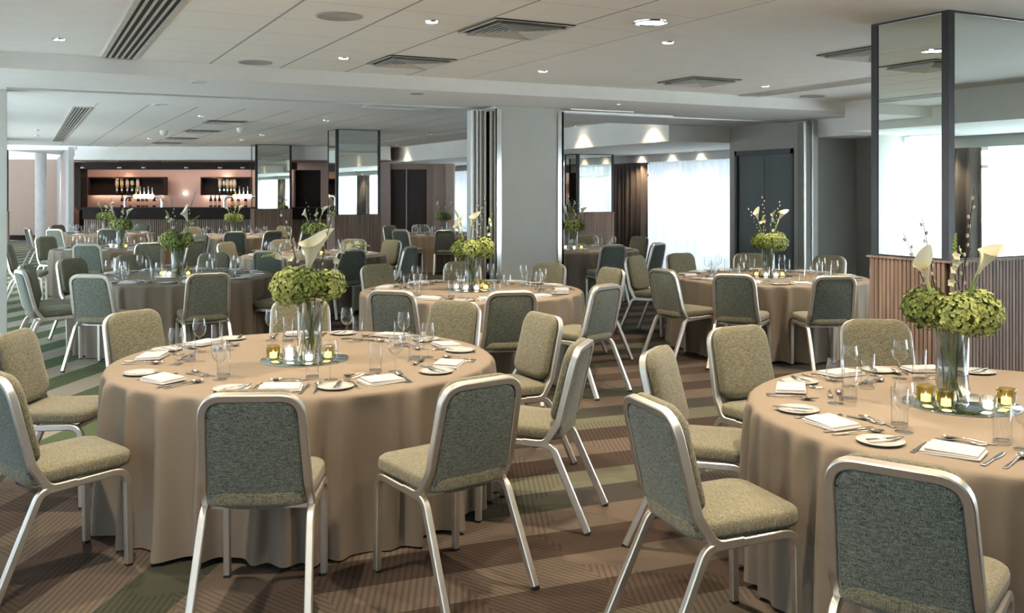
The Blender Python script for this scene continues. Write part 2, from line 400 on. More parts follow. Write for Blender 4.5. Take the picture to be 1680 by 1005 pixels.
# side wall between lobby and bar
def wallAB(mb, A, B_, z0, z1, th=.12):
    ax, ay = A; bx, by = B_; L = math.hypot(bx-ax, by-ay); nx, ny = -(by-ay)/L*th, (bx-ax)/L*th
    vs = [(*p, z) for z in (z0, z1) for p in ((ax, ay), (bx, by), (bx+nx, by+ny), (ax+nx, ay+ny))]
    return mb.add(vs, [(0, 3, 2, 1), (4, 5, 6, 7), (0, 1, 5, 4), (1, 2, 6, 5), (2, 3, 7, 6), (3, 0, 4, 7)])
w = wallAB(MB(), PD(121, DB), PD(100, 31.9), 0, 2.72); struct('wall_bar_side', w, M['wall'])
a = PD(117.5, 23.6); b_ = PD(110.5, 26.2)
w = wallAB(MB(), (a[0]-.03, a[1]), (b_[0]-.03, b_[1]), 0, 2.1, .06); struct('door_2', w, M['black'])
w = wallD(MB(), 97, 100.3, 0, 2.25, 31.6, .1); struct('trim_4', w, M['black'])
# round white column in the lobby
cx, cy = PD(67, 27)
MB().lathe([(.15, 0), (.15, HC)], 24, (cx, cy, 0)).obj('lobby_column', M['white'], label='white round column standing in the lobby at far left', cat='column')
# back wall of the bar and its dark panels
DW = DB+2.0
struct('wall_bar_back', wallD(MB(), 100, 640, 0, zb(262), DW), M['barwall'])
# wall right of the bar with dark openings
w = wallD(MB(), 455, 482, 0, HC, DB+1.6, .2); wallD(w, 526, 560, 0, HC, DB+1.6, .2); wallD(w, 482, 526, 2.2, HC, DB+1.6, .2)
struct('wall_far', w, M['salmon2'])
w = wallD(MB(), 556, 634, 0, 2.62, DB+2.2, .2); wallD(w, 700, 712, 0, 2.62, DB+2.2, .2); wallD(w, 632, 702, 2.23, 2.62, DB+2.2, .2)
wallD(w, 711, 732, 0, 2.62, DB+2.05, .3); wallD(w, 731, 745, 0, 2.62, DB+1.9, .4)
struct('wall_far_right', w, M['salmon2'])
w = wallD(MB(), 633, 666.4, .01, 2.23, DB+2.3, .06); dd = w.obj('door_3', M['brown'], kind='structure')
w = wallD(MB(), 667, 701, .01, 2.23, DB+2.3, .06); w.obj('door_leaf', M['brown'], dd)
w = wallD(MB(), 480, 528, .01, 2.25, DB+1.9, .06); dd = w.obj('door_4', M['black'], kind='structure')
# ------------------------------------------------------------ labels helper
CLK = ['twelve', 'one', 'two', 'three', 'four', 'five', 'six', 'seven', 'eight', 'nine', 'ten', 'eleven']
TN = {'T1': 'near left table', 'T2': 'near right table', 'T3': 'middle table before grey pillar', 'T4': 'second-row left table',
      'T5': 'right table by dark doors', 'T6': 'third-row left table', 'T7': 'farthest left table', 'T8': "table at bar's right end",
      'T9': 'far table by brown doors', 'T10': 'table right of grey pillar', 'T11': 'centre table before slatted pillar'}
TP = {'T1': (500, 586.5), 'T2': (1577, 660), 'T3': (774, 474), 'T4': (290, 451), 'T5': (1262, 452.4), 'T6': (197, 405), 'T7': (172, 381.5),
      'T8': (383, 386), 'T9': (728, 383), 'T10': (941, 407.3), 'T11': (515, 416.5)}
TC = {k: P(*v, .75) for k, v in TP.items()}
RT = 1.017
TC['T1'] = (1.38, 5.12); TC['T2'] = (3.62, 2.58)
CPOS = {'T2': P(1577, 660, .75), 'T1': P(500, 586.5, .75)}
def clock(a):        # room angle -> o'clock as the camera sees the table (6 = nearest)
    c = a+YAW; return round(((PI/2-c) % (2*PI))/(PI/6)) % 12
# ------------------------------------------------------------ mirrored pillars
def slats(mb, x0, y0, x1, y1, z0, z1, w=.022, pitch=.031, dep=.018):
    L = math.hypot(x1-x0, y1-y0); ux, uy = (x1-x0)/L, (y1-y0)/L; nx, ny = uy, -ux
    n = int(L/pitch); off = (L-n*pitch)/2+(pitch-w)/2
    for k in range(n):
        a = off+k*pitch; b = a+w
        pa = (x0+ux*a, y0+uy*a); pb = (x0+ux*b, y0+uy*b)
        vs = [(*p, z) for z in (z0, z1) for p in (pa, pb, (pb[0]+nx*dep, pb[1]+ny*dep), (pa[0]+nx*dep, pa[1]+ny*dep))]
        mb.add(vs, [(0, 1, 2, 3), (4, 7, 6, 5), (0, 4, 5, 1), (1, 5, 6, 2), (2, 6, 7, 3), (3, 7, 4, 0)])
def mirror_pillar(x0, y0, x1, y1, zt, label, zd=1.235):
    r = root('mirrored_pillar', ((x0+x1)/2, (y0+y1)/2, 0), 0, label, 'pillar')
    hx, hy = (x1-x0)/2, (y1-y0)/2; b = .045
    g = MB().box((-hx, -hy, zd), (hx, hy, zt-.001)); g.obj('mirror_panel', M['mirror'], r)
    f = MB()
    for sx in (-1, 1):
        for sy in (-1, 1):
            f.box((sx*hx-(b if sx > 0 else .006), sy*hy-(b if sy > 0 else .006), zd), (sx*hx+(.006 if sx > 0 else b), sy*hy+(.006 if sy > 0 else b), zt))
    for z in (zd, zt-.012): f.box((-hx-.005, -hy-.005, z), (hx+.005, hy+.005, z+.012))
    f.obj('frame', M['bronze'], r)
    MB().box((-hx-.005, -hy-.005, 0), (hx+.005, hy+.005, zd-.012)).obj('backing', M['black'], r)
    s = MB(); e = .006
    slats(s, -hx-e, -hy-e, hx+e, -hy-e, .08, zd-.012); slats(s, hx+e, -hy-e, hx+e, hy+e, .08, zd-.012)
    slats(s, hx+e, hy+e, -hx-e, hy+e, .08, zd-.012); slats(s, -hx-e, hy+e, -hx-e, -hy-e, .08, zd-.012)
    s.obj('slat_panel', M['wood'], r)
    MB().box((-hx-.028, -hy-.028, zd-.012), (hx+.028, hy+.028, zd)).box((-hx-.026, -hy-.026, 0), (hx+.026, hy+.026, .08)).obj('wood_cap', M['wood'], r)
mirror_pillar(4.91, 3.83, 5.80, 4.40, HC, 'near mirrored pillar with slatted wood base behind the near right table')
mirror_pillar(4.86, 16.05, 5.66, 16.55, HC, 'mirrored pillar on slatted base in front of the brown doors')
mirror_pillar(4.80, 22.15, 5.63, 22.6, HC, "mirrored pillar on slatted base beside the bar's right end")
mirror_pillar(9.55, 15.72, 10.38, 16.2, ZA, 'mirrored pillar standing in the bright window alcove')
mirror_pillar(-1.1, 21.9, -.24, 22.5, ZA+.12, 'mirrored pillar at the far left frame edge')
# ------------------------------------------------------------ grey pillar and folded partition panels
r = root('grey_pillar', (5.14, 9.95, 0), 0, 'wide grey square pillar with chrome corner strips under the beam', 'pillar')
MB().box((-.42, -.44, 0), (.42, .20, ZS-.001)).obj('shaft', M['grey'], r)
MB().box((-.43, -.452, 0), (-.36, -.44, ZS-.03)).box((-.43, -.452, 0), (-.42, .20, ZS-.03)).obj('chrome_strip', M['chrome'], r)
MB().box((.37, -.452, 0), (.445, -.44, ZS-.03)).box((.42, -.452, 0), (.445, .20, ZS-.03)).obj('chrome_strip', M['chrome'], r)
def panel_stack(x, y, label, n, dx, mp):
    r = root('folding_partition', (x, y, 0), 0, label, 'partition')
    for k in range(n):
        o = k*dx
        MB().box((o, -.02, .02), (o+abs(dx)*.72, .10, ZS-.04)).obj('panel', mp, r)
        MB().box((o-.006, -.035, .02), (o+.02, -.02, ZS-.04)).box((o+abs(dx)*.72-.02, -.035, .02), (o+abs(dx)*.72+.006, -.02, ZS-.04)).obj('edge_trim', M['alu'], r)
        MB().box((o+abs(dx)*.75, .0, .03), (o+abs(dx)*.95, .08, ZS-.05)).obj('seal', M['rubber'], r)
panel_stack(4.51, 9.74, 'stack of folded partition panels at left of grey pillar', 2, .10, M['wall'])
panel_stack(9.20, 9.40, 'stack of folded partition panels beside the dark doors', 1, .2, M['dkwall'])
# ------------------------------------------------------------ curtains
def wave_curtain(x, y0, y1, z0, z1, amp, wl, m, name, label, cat, seed=0, parent=None, group=None):
    rr = random.Random(seed); n = int((y1-y0)/wl*10); ys = []; xs = []; ph = 0
    for i in range(n+1):
        yy = y0+(y1-y0)*i/n; ph += (2*PI/10)*(1+.35*math.sin(yy*2.1+seed)); ys.append(yy)
        xs.append(amp*(math.sin(ph)+.3*math.sin(ph*.37+seed)))
    mb = MB(); vs = []
    for j, z in enumerate((z0, (z0+z1)/2, z1)):
        k = (1.1, 1, .75)[j]
        vs += [(xx*k, yy, z) for xx, yy in zip(xs, ys)]
    fs = [(j*(n+1)+i, j*(n+1)+i+1, (j+1)*(n+1)+i+1, (j+1)*(n+1)+i) for j in range(2) for i in range(n)]
    mb.add(vs, fs, True)
    o = mb.obj(name, m, parent, (x, 0, 0), label=label, cat=cat, group=group)
    if m is M['drape']:
        md = o.modifiers.new('thick', 'SOLIDIFY'); md.thickness = .004
    return o
S_, D_ = 'sheer_curtain', 'drape'
wave_curtain(XR-.20, 11.3, 15.55, .02, 2.24, .045, .16, M['sheer'], S_, 'white sheer curtain at window right of the dark drape', 'curtain', 1)
wave_curtain(XR-.20, 16.95, 26.4, .02, 2.24, .045, .16, M['sheer'], S_, 'white sheer curtain at window behind the alcove pillar', 'curtain', 2)
wave_curtain(XR-.24, 15.55, 16.9, .02, 2.24, .05, .12, M['drape'], D_, 'dark taupe pleated drape lit warm from above in alcove', 'drape', 3)
wave_curtain(XR-.20, -.42, 8.1, .02, 2.24, .05, .18, M['sheer'], S_, 'white sheer curtain reflected at right of near mirrored pillar', 'curtain', 4)
wave_curtain(XR-.24, -1.75, -.5, .02, 2.24, .06, .15, M['drape'], D_, 'taupe pleated drape reflected in near mirrored pillar', 'drape', 5)
wave_curtain(XR-.20, YB+.1, -1.8, .02, 2.24, .05, .18, M['sheer'], S_, 'white sheer curtain beyond the drape behind camera', 'curtain', 6)
wave_curtain(XL+.22, 10.6, 15, .02, 2.46, .05, .18, M['sheer'], S_, 'white sheer curtain on left wall beyond the partition stub', 'curtain', 7)
wave_curtain(XL+.22, YB+.1, 9.9, .02, 2.46, .05, .18, M['sheer'], S_, "white sheer curtain reflected in near pillar's left mirror", 'curtain', 8)
wave_curtain(XL+.22, 16.4, 24.6, .02, 2.46, .05, .18, M['sheer'], S_, 'white sheer curtain on left wall near the lobby', 'curtain', 9)
wave_curtain(XL+.26, 15.0, 16.4, .02, 2.46, .05, .15, M['drape'], D_, 'taupe drape on the far left window wall', 'drape', 10)
# ------------------------------------------------------------ bar
BX0, BY0 = PD(127, DB)
def barroot(name, px, d, z, label, cat, group=None):
    x, y = PD(px, d); return root(name, (x, y, z), -YAW, label, cat, group)
r = barroot('bar_counter', 135, DB, 0, 'long dark bar counter with slatted wooden front at the back', 'bar counter')
wpx = lambda a, b, d=DB: (b-a)*d/F
Lb = wpx(135, 545)
MB().box((-.12, -.06, 1.20), (Lb, .65, 1.255)).obj('countertop', M['black'], r)
MB().box((0, .0, .97), (Lb, .06, 1.20)).obj('front_panel', M['black'], r)
MB().box((.02, .08, 0), (Lb, .12, .97)).obj('backing', M['black'], r)
s = MB(); slats(s, 0, .08, Lb, .08, 0, .97, .036, .052, .03); s.obj('slat_panel', M['wood'], r)
r = barroot('bar_canopy', 122, DB, 0, 'dark header canopy and end post framing the bar', 'canopy')
Lc = wpx(122, 480)
MB().box((0, .02, zb(277.4)), (Lc, .5, zb(265.7))).obj('header', M['black'], r)
MB().box((0, .02, 1.255), (.14, .40, zb(265.7))).obj('end_post', M['black'], r)
for k, px in enumerate((136, 196, 236, 306, 361, 398)):
    MB().lathe([(.001, .012), (.05, .0), (.055, .03)], 12, (wpx(122, px), .0, zb(276))).obj('spotlight', M['white'], r)
def barpanel(px0, px1, label):
    r = barroot('wall_cabinet', px0, DW-.26, 0, label, 'cabinet')
    L = wpx(px0, px1, DW-.12); z0, z1 = zb(320, DW), zb(290.5, DW)
    MB().box((0, .06, z0), (L, .11, z1)).obj('back_panel', M['black'], r)
    MB().box((0, -.10, z0), (L, .06, z0+.03)).box((0, -.1, z1-.03), (L, .06, z1)).box((0, -.10, z0), (.03, .06, z1)).box((L-.03, -.1, z0), (L, .06, z1)).obj('shelf', M['black'], r)
barpanel(147, 272, 'dark wall cabinet with hanging bottles at left of bar')
barpanel(331, 412, 'dark wall cabinet with hanging bottles at right of bar')
r = barroot('back_counter', 130, DW-.5, 0, 'dark back counter along the bar wall carrying bottles', 'counter')
MB().box((0, 0, 0), (wpx(130, 430, DW), .48, 1.19)).obj('cabinet_body', M['black'], r)
MB().box((-.02, -.03, 1.19), (wpx(130, 430, DW)+.02, .48, 1.23)).obj('countertop', M['black'], r)
bot_prof = [(.001, 0), (.036, .0), (.037, .02), (.037, .17), (.030, .20), (.014, .235), (.0125, .29), (.015, .292), (.015, .31), (.001, .31)]
bcols = {'amber': (.20, .08, .02), 'green': (.03, .14, .05), 'clear': (.50, .52, .48), 'yellow': (.55, .42, .06), 'dark': (.03, .02, .02), 'purple': (.05, .03, .10)}
BM = {k: simple('bottle '+k, c, .12, var=.1) for k, c in bcols.items()}
LBL = simple('bottle label', (.62, .56, .46), .7)
def bottle(px, d, z, c, label, group, up=True, s=1.0):
    r = barroot('bottle', px, d, z, label, 'bottle', group)
    pr = [(a*s, b*s) for a, b in bot_prof]
    g = MB().lathe(pr, 14); l = MB().lathe([(.0385*s, .05*s), (.0385*s, .14*s)], 14)
    a = g.obj('glass_body', BM[c], r); b = l.obj('bottle_label', LBL, r)
    if not up:
        for q in (a, b): q.rotation_euler = (PI, 0, 0)
onum = ['first', 'second', 'third', 'fourth', 'fifth', 'sixth', 'seventh', 'eighth']
for side, pxs, cols in (('left', (192, 200, 209, 217, 226), ('clear', 'yellow', 'clear', 'green', 'clear')), ('right', (361, 368, 373.5, 379.5, 385), ('clear', 'green', 'clear', 'yellow', 'clear'))):
    for k, (px, c) in enumerate(zip(pxs, cols)):
        bottle(px, DW-.28, zb(291.5, DW)-.03, c, '%s upside-down %s bottle hanging in %s bar cabinet, counted from left' % (onum[k], c, side), 'hanging bar bottles', False, 1.15)
        x = barroot('spirit_measure', px, DW-.28, zb(314, DW), 'round clear spirit measure under %s hanging bottle, %s bar cabinet' % (onum[k], side), 'measure', 'spirit measures')
        MB().lathe([(.001, 0), (.03, .005), (.035, .04), (.03, .08), (.008, .1)], 12).obj('measure_cup', M['chrome'], x)
for side, pxs in (('left', (200.5, 213, 227, 234, 240.5, 253)), ('right', (346, 353, 360, 381, 391, 403))):
    for k, px in enumerate(pxs):
        c = ('purple', 'amber', 'dark', 'amber', 'amber', 'dark')[k]
        bottle(px, DW-.3, 1.232, c, '%s %s bottle standing on back counter, %s bar end, from left' % (onum[k], c, side), 'bottles on the back counter', True, 1.1)
badge = emit('lit badge', (1.0, .93, .86), 5.5); ybadge = emit('lit yellow badge', (1.0, .72, .15), 2.5)
for side, px0 in (('left', 205), ('right', 368)):
    r = barroot('beer_font', px0, DB+.12, 1.256, 'arched chrome beer font with glowing round badges at bar %s' % side, 'beer tap')
    L = wpx(0, 61)
    z = zb(321)-1.256
    path = fillet([(0, 0, 0), (0, 0, z-.02), (L, 0, z-.02), (L, 0, 0)], .14, 7)
    MB().sweep(path, circ(.035, 12), (0, 1, 0)).obj('arch_pipe', M['chrome'], r)
    for k in range(5):
        xx = L*(.30+.11*k)
        bd = MB(); n = 16
        bd.add([(xx+.055*math.cos(2*PI*i/n), yy, z-.015+.055*math.sin(2*PI*i/n)) for yy in (-.05, .0) for i in range(n)],
               [tuple(range(n))]+[tuple(range(n, 2*n))[::-1]]+[(i, i+n, (i+1) % n+n, (i+1) % n) for i in range(n)])
        bd.obj('badge', ybadge if k == 0 else badge, r)
        MB().sweep([(xx, .01, z+.02), (xx, -.01, z+.20+.03*(k % 2))], circ(.013, 8), (0, 1, 0)).obj('tap_handle', BM['yellow'] if k == 0 else M['white'], r)
# reflected lamp spot and small round lamp on back wall
x = barroot('wall_lamp', 303, DW-.06, zb(317, DW), 'tiny round glowing lamp between the two bar cabinets', 'lamp')
MB().ball((0, 0, 0), .035, 12, 8).obj('globe', badge, x)
# ------------------------------------------------------------ ceiling fittings
def sq_vent(x, y, label, s=.58):
    r = root('ceiling_vent', (x, y, HC), 0, label, 'air vent', 'square ceiling vents')
    h = s/2
    MB().box((-h, -h, -.006), (h, h, -.001)).obj('backing', M['ventd'], r)
    f = MB()
    def frame(o, i, z0, z1):
        for sx, sy in ((1, 0), (-1, 0), (0, 1), (0, -1)):
            c = [(o, -o), (o, o), (i, i), (i, -i)]; a = math.atan2(sy, sx)
            vs = []
            for (u, v), z in zip(c, (z0, z0, z1, z1)):
                vs.append((u*math.cos(a)-v*math.sin(a), u*math.sin(a)+v*math.cos(a), z))
            vs += [(p[0], p[1], p[2]+.003) for p in vs]
            f.add(vs, [(0, 1, 2, 3), (7, 6, 5, 4), (0, 4, 5, 1), (1, 5, 6, 2), (2, 6, 7, 3), (3, 7, 4, 0)])
    frame(h, h-.03, -.012, -.010)
    for k in range(6):
        o = h-.045-k*.036; frame(o, o-.024, -.030, -.008)
    f.obj('louvre', M['vent'], r)
for (x, y, l) in ((2.91, 5.58, 'square louvred ceiling vent above the near tables, nearer of two in tiles'), (2.88, 7.40, 'square louvred ceiling vent in tiles just before the beam'),
                  (5.9, 7.42, 'square ceiling vent in plaster by beam, left of the linear grille'), (5.9, 5.3, 'square ceiling vent half hidden behind near mirrored pillar'),
                  (3.2, 3.4, 'square ceiling vent above near tables outside top frame edge')): sq_vent(x, y, l)
for (x, y, l) in ((2.81, 15.2, 'first flat square vent of far ceiling row, nearest'), (2.89, 17.7, 'second flat square vent of far ceiling row'), (2.92, 20.3, 'third flat square vent of far ceiling row'), (2.9, 22.4, 'fourth flat square vent of far ceiling row, farthest')): sq_vent(x, y, l)
def linear(x0, x1, y0, y1, n, label, dark=M['ventd']):
    r = root('linear_grille', ((x0+x1)/2, y1, HC), 0, label, 'air vent')
    hw = (x1-x0)/2; L = y1-y0
    MB().box((-hw, -L, -.004), (hw, 0, -.001)).obj('slot_backing', dark, r)
    f = MB().box((-hw-.02, -L, -.012), (-hw+.012, 0, 0)).box((hw-.012, -L, -.012), (hw+.02, 0, 0)).box((-hw, -.012, -.012), (hw, .02, 0)).box((-hw, -L-.02, -.012), (hw, -L+.01, 0))
    f.obj('frame', M['vent'], r)
    b = MB(); p = 2*hw/n
    for k in range(1, n): b.box((-hw+k*p-.009, -L, -.0065), (-hw+k*p+.009, 0, -.0045))
    b.obj('bar', M['vent'], r)
linear(.585, .815, 1.5, 8.30, 5, 'long slotted ceiling grille at left running to the beam')
linear(.60, .80, 13.3, 22.6, 5, 'long slotted ceiling grille in the far left ceiling')
linear(7.17, 7.42, 3.5, 8.30, 6, 'long slotted ceiling grille at right near the mirrored pillar', M['vent'])
linear(7.0, 7.15, 13, 22, 3, 'long slotted ceiling grille in far right ceiling', M['vent'])
def disc(x, y, z, rad, name, label, cat, m=M['white'], lamp=None, group=None):
    r = root(name, (x, y, z), 0, label, cat, group)
    MB().lathe([(.001, -.002), (rad*.86, -.003), (rad*.88, -.010), (rad, -.008), (rad+.002, 0)], 28).obj('rim', m, r)
    if lamp: MB().lathe([(.001, -.0045), (rad*.8, -.0045)], 24).obj('lamp_disc', lamp, r)
    return r
grl = simple('speaker grille', (.42, .40, .36), .8)
disc(1.74, 5.69, HC, .14, 'ceiling_speaker', 'round grey ceiling speaker in tiles at top of frame', 'speaker', grl)
disc(1.74, 8.05, HC, .14, 'ceiling_speaker', 'round grey ceiling speaker in tiles touching the beam edge', 'speaker', grl)
disc(7.97, 8.0, HC, .14, 'ceiling_speaker', 'round grey ceiling speaker right of the linear grille', 'speaker', grl)
disc(3.57, 4.98, HC, .11, 'large_downlight', 'large round recessed lamp half shaded in last tile column', 'ceiling light', M['chrome'], emit('large lamp', (.95, .98, 1), 2.2))
disc(3.57, 3.2, HC, .11, 'large_downlight', 'large round recessed lamp seen in near mirror', 'ceiling light', M['chrome'], emit('large lamp', (.95, .98, 1), 2.2))
disc(*P(325, 134, ZS), ZS, .07, 'smoke_detector', 'small round detector on beam soffit at left', 'smoke detector')
disc(*P(684, 153, ZS), ZS, .07, 'smoke_detector', 'dark round detector on beam soffit left of pillar', 'smoke detector', grl)
disc(*P(263, 171, ZS), ZS, .08, 'smoke_detector', 'small round fitting near soffit edge above the left', 'smoke detector')
disc(*P(1015, 170, ZS), ZS, .03, 'soffit_light', 'tiny round light on soffit right of grey pillar', 'ceiling light', M['white'], M['down'])
for px, py, l in ((395, 209.5, 'small dark sphere camera on far ceiling'), (269, 214, 'white dome camera hanging from far ceiling at left')):
    x, y = P(px, py, HC); rr = root('dome_camera', (x, y, HC), 0, l, 'security camera')
    MB().lathe([(.07, 0), (.07, -.04), (.05, -.08), (.001, -.1)], 16).obj('dome', M['white'], rr)
WARM = (1.0, .80, .58)
nlamp = 0
def downlight(x, y, z, label, e=14, spot=1.9, col=WARM, on=True):
    r = disc(x, y, z, .045, 'downlight', label, 'ceiling light', M['chrome'], M['down'], 'recessed downlights')
    if on and e:
        l = bpy.data.lights.new('downlight_beam', 'SPOT'); l.energy = e; l.color = col; l.spot_size = spot; l.spot_blend = .7; l.shadow_soft_size = .04
        o = bpy.data.objects.new('downlight_beam', l); COL.objects.link(o); o.location = (0, 0, -.02); o.parent = r
rows = {5.6: 'second row from the beam', 7.46: 'row nearest the beam', 3.7: 'third row from the beam', 1.8: 'row above the camera'}
cols = {.24: 'leftmost', 2.32: 'second from left', 4.17: 'third from left', 6.78: 'fourth from left'}
for yy, rn in rows.items():
    for xx, cn in cols.items():
        downlight(xx, yy, HC, '%s recessed downlight in %s' % (cn, rn), 100)
for k, (px, py) in enumerate(((60, 213), (60, 222), (330, 190), (430, 221), (397, 229), (246, 227), (535, 197), (705, 220))):
    x, y = P(px, py, HC)
    downlight(x, y, HC, 'tiny recessed downlight in far ceiling, %s' % ('nearer at far left', 'farther at far left', 'above the left aisle', 'before the bar pillar, nearer', 'before the bar pillar, farther', 'beside the dome camera', 'nearest the middle', 'right of the mirrored pillar')[k], 75)
def yon(x, px):      # y where a pixel column meets the plane x
    k = (px-840)/F; d = x/(k*CY+SY); return -k*d*SY+d*CY
for k, px in enumerate((1150, 1103, 1053, 982, 926)):
    downlight(10.86, yon(10.95, px), ZA, '%s alcove downlight washing the window pelmet, counted from nearest' % onum[k], 17, 2.3, (1, .74, .48))
for k, yy in enumerate((yon(8.28, 1072), yon(8.28, 957), 21.5)):
    downlight(8.10, yy, HC, '%s downlight washing right bulkhead, from nearest' % onum[k], 22, 1.9, (1, .74, .48))
for k, yy in enumerate((-.9, 2.0, 5.0)):
    downlight(10.75, yy, ZA, '%s downlight in near window alcove, from behind camera' % onum[k], 20, 1.7)
    downlight(8.62, yy+.2, HC, '%s downlight by near bulkhead, from behind camera' % onum[k], 16, 1.7)
for k, px in enumerate((136, 142, 190, 262, 271, 345)):
    x, y = PD(px, DB+.35+.25*(k % 2))
    downlight(x, y, zb(262)-.02, '%s tiny downlight above bar canopy, from left' % onum[k], 0)
# bar glow: strips behind canopy and cabinets
def strip(px0, px1, d, z, e, col, up=False, h=.1):
    x, y = PD((px0+px1)/2, d); l = bpy.data.lights.new('bar_strip', 'AREA'); l.shape = 'RECTANGLE'
    l.size = wpx(px0, px1, d); l.size_y = h; l.energy = e; l.color = col
    o = bpy.data.objects.new('bar_strip', l); COL.objects.link(o); o.location = (x, y, z)
    o.rotation_euler = (PI if up else 0, 0, -YAW if not up else YAW)
PINK = (1.0, .66, .50)
strip(135, 470, DB+1.3, zb(263.5), 18, PINK, h=.3)
strip(152, 267, DW-.07, zb(294, DW), 3.2, PINK, True, .04); strip(152, 267, DW-.07, zb(316, DW), 3.2, PINK, False, .04)
strip(335, 408, DW-.07, zb(294, DW), 4, PINK, True, .04); strip(335, 408, DW-.07, zb(316, DW), 4, PINK, False, .04)
for px, d, e in ((60, 28, 60), (150, 27, 20), (510, DB+1.0, 12), (720, DB, 24), (650, DB-1, 24)):
    x, y = PD(px, d); downlight(x, y, HC-.01 if px > 200 else HC, 'recessed downlight %s' % {60: 'over the lobby before salmon wall', 150: 'behind the bar side wall', 510: 'over the black doorway right of bar', 720: 'before the pink-brown wall at far right', 650: 'over the brown double doors'}[px], e, 2.2)
# ------------------------------------------------------------ chair
def make_chair():
    r = root('banquet_chair', (0, 0, 0), 0, 'green-grey banquet chair', 'chair', 'banquet chairs')
    sec = rrect(.0145, .0155, .004, 1)
    HW = .205
    for s in (-1, 1):
        y = s*HW
        arch = fillet([(-.345, y*1.08, .012), (-.165, y, .412), (.205, y, .428), (.212, y, .012)], [.07, .065], 7)
        # split arch: rear leg / rail / front leg
        i1 = next(i for i, p in enumerate(arch) if p.x > -.11); i2 = next(i for i, p in enumerate(arch) if p.x > .13)
        MB().sweep(arch[:i1+1], sec, (0, 1, 0)).obj('leg', M['alu'], r)
        MB().sweep([arch[i1], arch[i1]*.5+arch[i2]*.5, arch[i2]], sec, (0, 1, 0)).obj('side_rail', M['alu'], r)
        lf = MB().sweep(arch[i2:], sec, (0, 1, 0)).obj('leg', M['alu'], r)
        g = MB()
        for z in (.06, .16): g.lathe([(.001, 0), (.009, 0), (.009, .006), (.005, .009), (.001, .009)], 10)
        # studs: rotate to point sideways and back
        vs = g.v; half = len(vs)//2
        T = Matrix.Rotation(PI/2*(1 if s < 0 else -1), 4, 'X')
        g.v = [tuple(Vector((.212, y+(-s)*.012, (.09 if i < half else .21)))+(T @ Vector(v))) for i, v in enumerate(vs)]
        g.obj('stud', M['white'], lf)
        for px_, py_ in ((-.347, y*1.08), (.212, y)):
            MB().box((px_-.014, py_-.013, 0), (px_+.014, py_+.013, .014)).obj('foot_cap', M['rubber'], r)
    MB().box((.17, -HW, .412), (.19, HW, .43)).box((-.12, -HW, .40), (-.10, HW, .418)).obj('cross_rail', M['alu'], r)
    # back frame: J-bend stiles and rounded top
    u = Vector((-.105, 0, .43)).normalized(); base = Vector((-.185, 0, .47))
    def bp(y, h, f=0): n = Vector((u.z, 0, -u.x)); return base+u*h+Vector((0, y, 0))+n*f
    top = .415
    L = [(-.02, -HW+.001, .4215), (-.132, -HW+.001, .418), bp(-HW+.004, .05), bp(-.185, top), bp(.185, top), bp(HW-.004, .05), (-.132, HW-.001, .418), (-.02, HW-.001, .4215)]
    path = fillet(L, [.06, .08, .085, .085, .08, .06], 8)
    MB().sweep(path, rrect(.0155, .0165, .004, 1), (0, 1, 0)).obj('back_frame', M['alu'], r)
    # rear upholstered panel inside the frame
    def outline(wb, wt, h0, h1, rt, rb, n=7):
        pts = []
        for cx, cy, a0, rx in ((wt-rt, h1-rt, 0, rt), (-wt+rt, h1-rt, 90, rt), (-wb+rb, h0+rb*.5, 180, rb), (wb-rb, h0+rb*.5, 270, rb)):
            for i in range(n+1):
                a = math.radians(a0+90*i/n); ry = rx if a0 < 180 else rx*.5
                pts.append((cx+rx*math.cos(a), cy+ry*math.sin(a)))
        return pts
    hc = .215
    def Tb(off=0):
        return lambda a, b, f: bp(a, hc+b, f+off)
    o1 = [(a, b-hc) for a, b in outline(.186, .174, -.055, top-.012, .075, .13)]
    MB().puff(o1, [(.99, .014), (1, .002), (.99, -.010), (.93, -.013)], Tb(), -.003).obj('back_panel', M['fabb'], r)
    o2 = [(a, b-hc) for a, b in outline(.192, .186, .035, top+.016, .088, .11)]
    rings = [(.975, .016), (.997, .022), (1, .034), (.985, .045), (.93, .054), (.82, .060), (.5, .065)]
    MB().puff(o2, rings, Tb(), .002).obj('backrest', M['fab'], r)
    o3 = [(a, b) for a, b in rrect(.225, .215, .075, 6)]
    o3 = [(a, b*(1 if a > 0 else 1+a*.25)) for a, b in o3]
    def Ts(a, b, h): return Vector((.018+a, b, .432+h+.03*(a+.2)))
    MB().puff(o3, [(.93, 0), (.985, .004), (1, .018), (1, .040), (.985, .053), (.94, .062), (.8, .069), (.4, .073)], Ts, .001).obj('seat', M['fab'], r)
    b = MB()
    for s in (-1, 1):
        b.ball(Ts(-.19, s*.185, .05), .004, 6, 4)
        b.ball(bp(s*.168, .34, -.012), .004, 6, 4); b.ball(bp(s*.172, .02, -.012), .004, 6, 4)
    b.obj('upholstery_button', M['rubber'], r)
    return r
chair0 = make_chair(); freeze(); cused = [False]
def put_chair(x, y, rz, label, deep=True):
    if not cused[0]:
        cused[0] = True; chair0.location = (x, y, 0); chair0.rotation_euler = (0, 0, rz); chair0['label'] = label; return chair0
    return dup(chair0, (x, y, 0), rz, label, deep=True)
